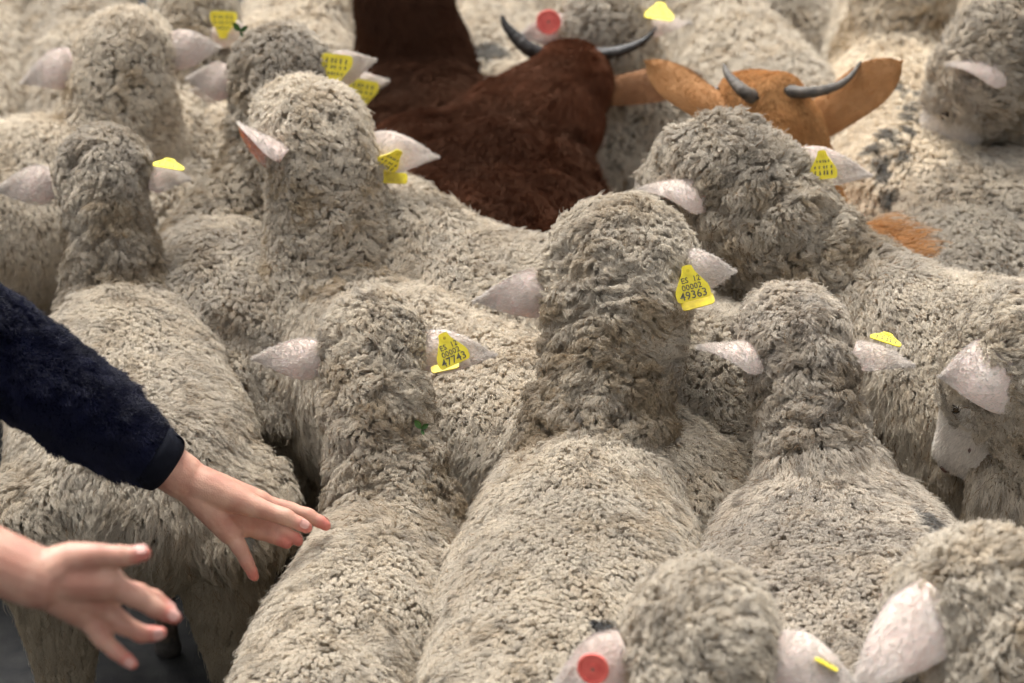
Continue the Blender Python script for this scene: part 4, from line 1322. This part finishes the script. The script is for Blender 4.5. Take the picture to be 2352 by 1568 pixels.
# jacket: one skin of torso and sleeves, with its pile
jp = []
lc = LW * 0.91 + L_EL * 0.09
lcd = nrm(L_EL - LW)
jp.append(tube([lc + lcd * 0.050, lc + lcd * 0.085, lc * 0.55 + L_EL * 0.45, L_EL], [0.050, 0.058, 0.068, 0.076], 22, up=ray(300, 1000)))
jp.append(tube([L_EL, (L_EL + L_SH) / 2, L_SH], [0.076, 0.080, 0.088], 20))
rc_ = RW * 0.45 + R_EL * 0.55
jp.append(tube([rc_, rc_ * 0.5 + R_EL * 0.5, R_EL], [0.060, 0.070, 0.074], 20))
jp.append(tube([R_EL, (R_EL + R_SH) / 2, R_SH], [0.074, 0.080, 0.088], 20))
jp.append(tube([L_SH, CHEST + np.array([0.02, 0, 0.1]), R_SH], [0.088, 0.13, 0.088], 20))
jp.append(tube([NECK + np.array([-.03, 0, -.04]), CHEST, (CHEST + HIP) / 2, HIP], [0.085, 0.165, 0.16, 0.165], 24))
V, F = join(jp)
jco, jli, jls, jlt = remeshed(V, F, 0.009, 6)
jT = tris_of(jli, jls, jlt)
jN = vnormals(jco, jT)
jco = jco + jN * (0.012 * (fbm(jco, 14, 5, 3) - 0.5) + 0.010 * (noise(jco, 6, 6) - 0.5))[:, None]
jN = vnormals(jco, jT)
jo = link(bpy.data.objects.new('jacket', raw_mesh('jacket', jco, jli, jls, jlt, M_NAVY)), person)
jo['label'] = 'navy long-pile fleece jacket'
sl = np.linalg.norm(np.cross(jco - lc, lcd), axis=1)
al_ = (jco - lc) @ lcd
short_hair('jacket_pile', jco, jT, jN, lambda p, vi: -np.repeat(lcd[None], len(p), 0) * 0.5 + np.array([0, 0, -0.4]) + 1.5 * (np.stack([noise(p, 60, 81), noise(p, 60, 82), noise(p, 60, 83)], 1) - 0.5), jo,
           900000, lambda p, vi: 0.006 + 0.013 * noise(p, 80, 85) * noise(p, 25, 86) * 2, 0.0005, lambda p, vi: np.array([0.009, 0.011, 0.036]) * (0.6 + 0.8 * noise(p, 45, 84))[:, None], 0.6, 4,
           lambda p, vi: (np.linalg.norm(p - lc, axis=1) < 0.75) & (p[:, 0] > -1.1) & (p[:, 1] > 3.3), M_SHERPA, 0.5)
# smooth binding at the cuff, with its elastic loop
ring = [lc + lcd * t for t in (-0.006, -0.002, 0.006, 0.016, 0.026)]
V1, F1 = loft(np.array(ring), np.array([0.0415, 0.0445, 0.047, 0.049, 0.050]), np.array([0.0415, 0.0445, 0.047, 0.049, 0.050]), ray(300, 1000), 36)
cuff = mesh_obj('cuff', V1, F1, M_CUFF, jo)
lo = at_r(408, 1012, rng_of(lc) - 0.02)
sx = nrm(np.cross(lcd, ray(400, 1010)))
tt = np.linspace(0, 2 * np.pi, 24, endpoint=False)
lpz = [lo + sx * 0.006 * math.cos(a) - lcd * (0.010 * math.sin(a)) for a in tt]
V2, F2 = loft(np.array(lpz + [lpz[0]]), np.full(25, 0.0016), np.full(25, 0.0016), ray(400, 1010), 8)
mesh_obj('cuff_loop', V2, F2, M_CUFF, cuff)
# trousers, shoes, hair of the head
tp = [tube([HIP + np.array([0.0, 0, 0.02]), HIP - np.array([0, 0, 0.08])], [0.155, 0.14], 20, up=(0, 1, 0))]
for sg in (1, -1):
    hipj = HIP + np.array([0, sg * 0.09, -0.02])
    knee, ank = np.array([-1.38, 3.22 + sg * 0.11, 0.46]), np.array([-1.44, 3.22 + sg * 0.12, 0.09])
    tp.append(tube([hipj, (hipj + knee) / 2, knee, (knee + ank) / 2, ank], [0.105, 0.092, 0.075, 0.07, 0.064], 16, up=(0, 1, 0)))
    shoe = tube([ank - np.array([0.045, 0, 0.045]), ank + np.array([0.05, 0, -0.04]), ank + np.array([0.17, 0, -0.05])], [0.046, 0.046, 0.038], 16, 0.85)
    mesh_obj('shoe', shoe[0], shoe[1], M_SHOE, person)
V, F = join(tp)
tco, tli, tls, tlt = remeshed(V, F, 0.012, 5)
link(bpy.data.objects.new('trousers', raw_mesh('trousers', tco, tli, tls, tlt, M_TROUSER)), person)
hv = tube([HEAD + np.array([-0.055, 0, -0.045]), HEAD + np.array([-0.035, 0, 0.02]), HEAD + np.array([0.0, 0, 0.062])], [0.066, 0.088, 0.082], 20)
mesh_obj('hair', hv[0], hv[1], M_HAIRCAP, person)
for sg in (1, -1):
    eye_ball(HEAD + np.array([0.062, sg * 0.03, 0.012]), np.array([1.0, sg * 0.15, 0]), np.array([0, 1.0, 0]), 0.0115, person)
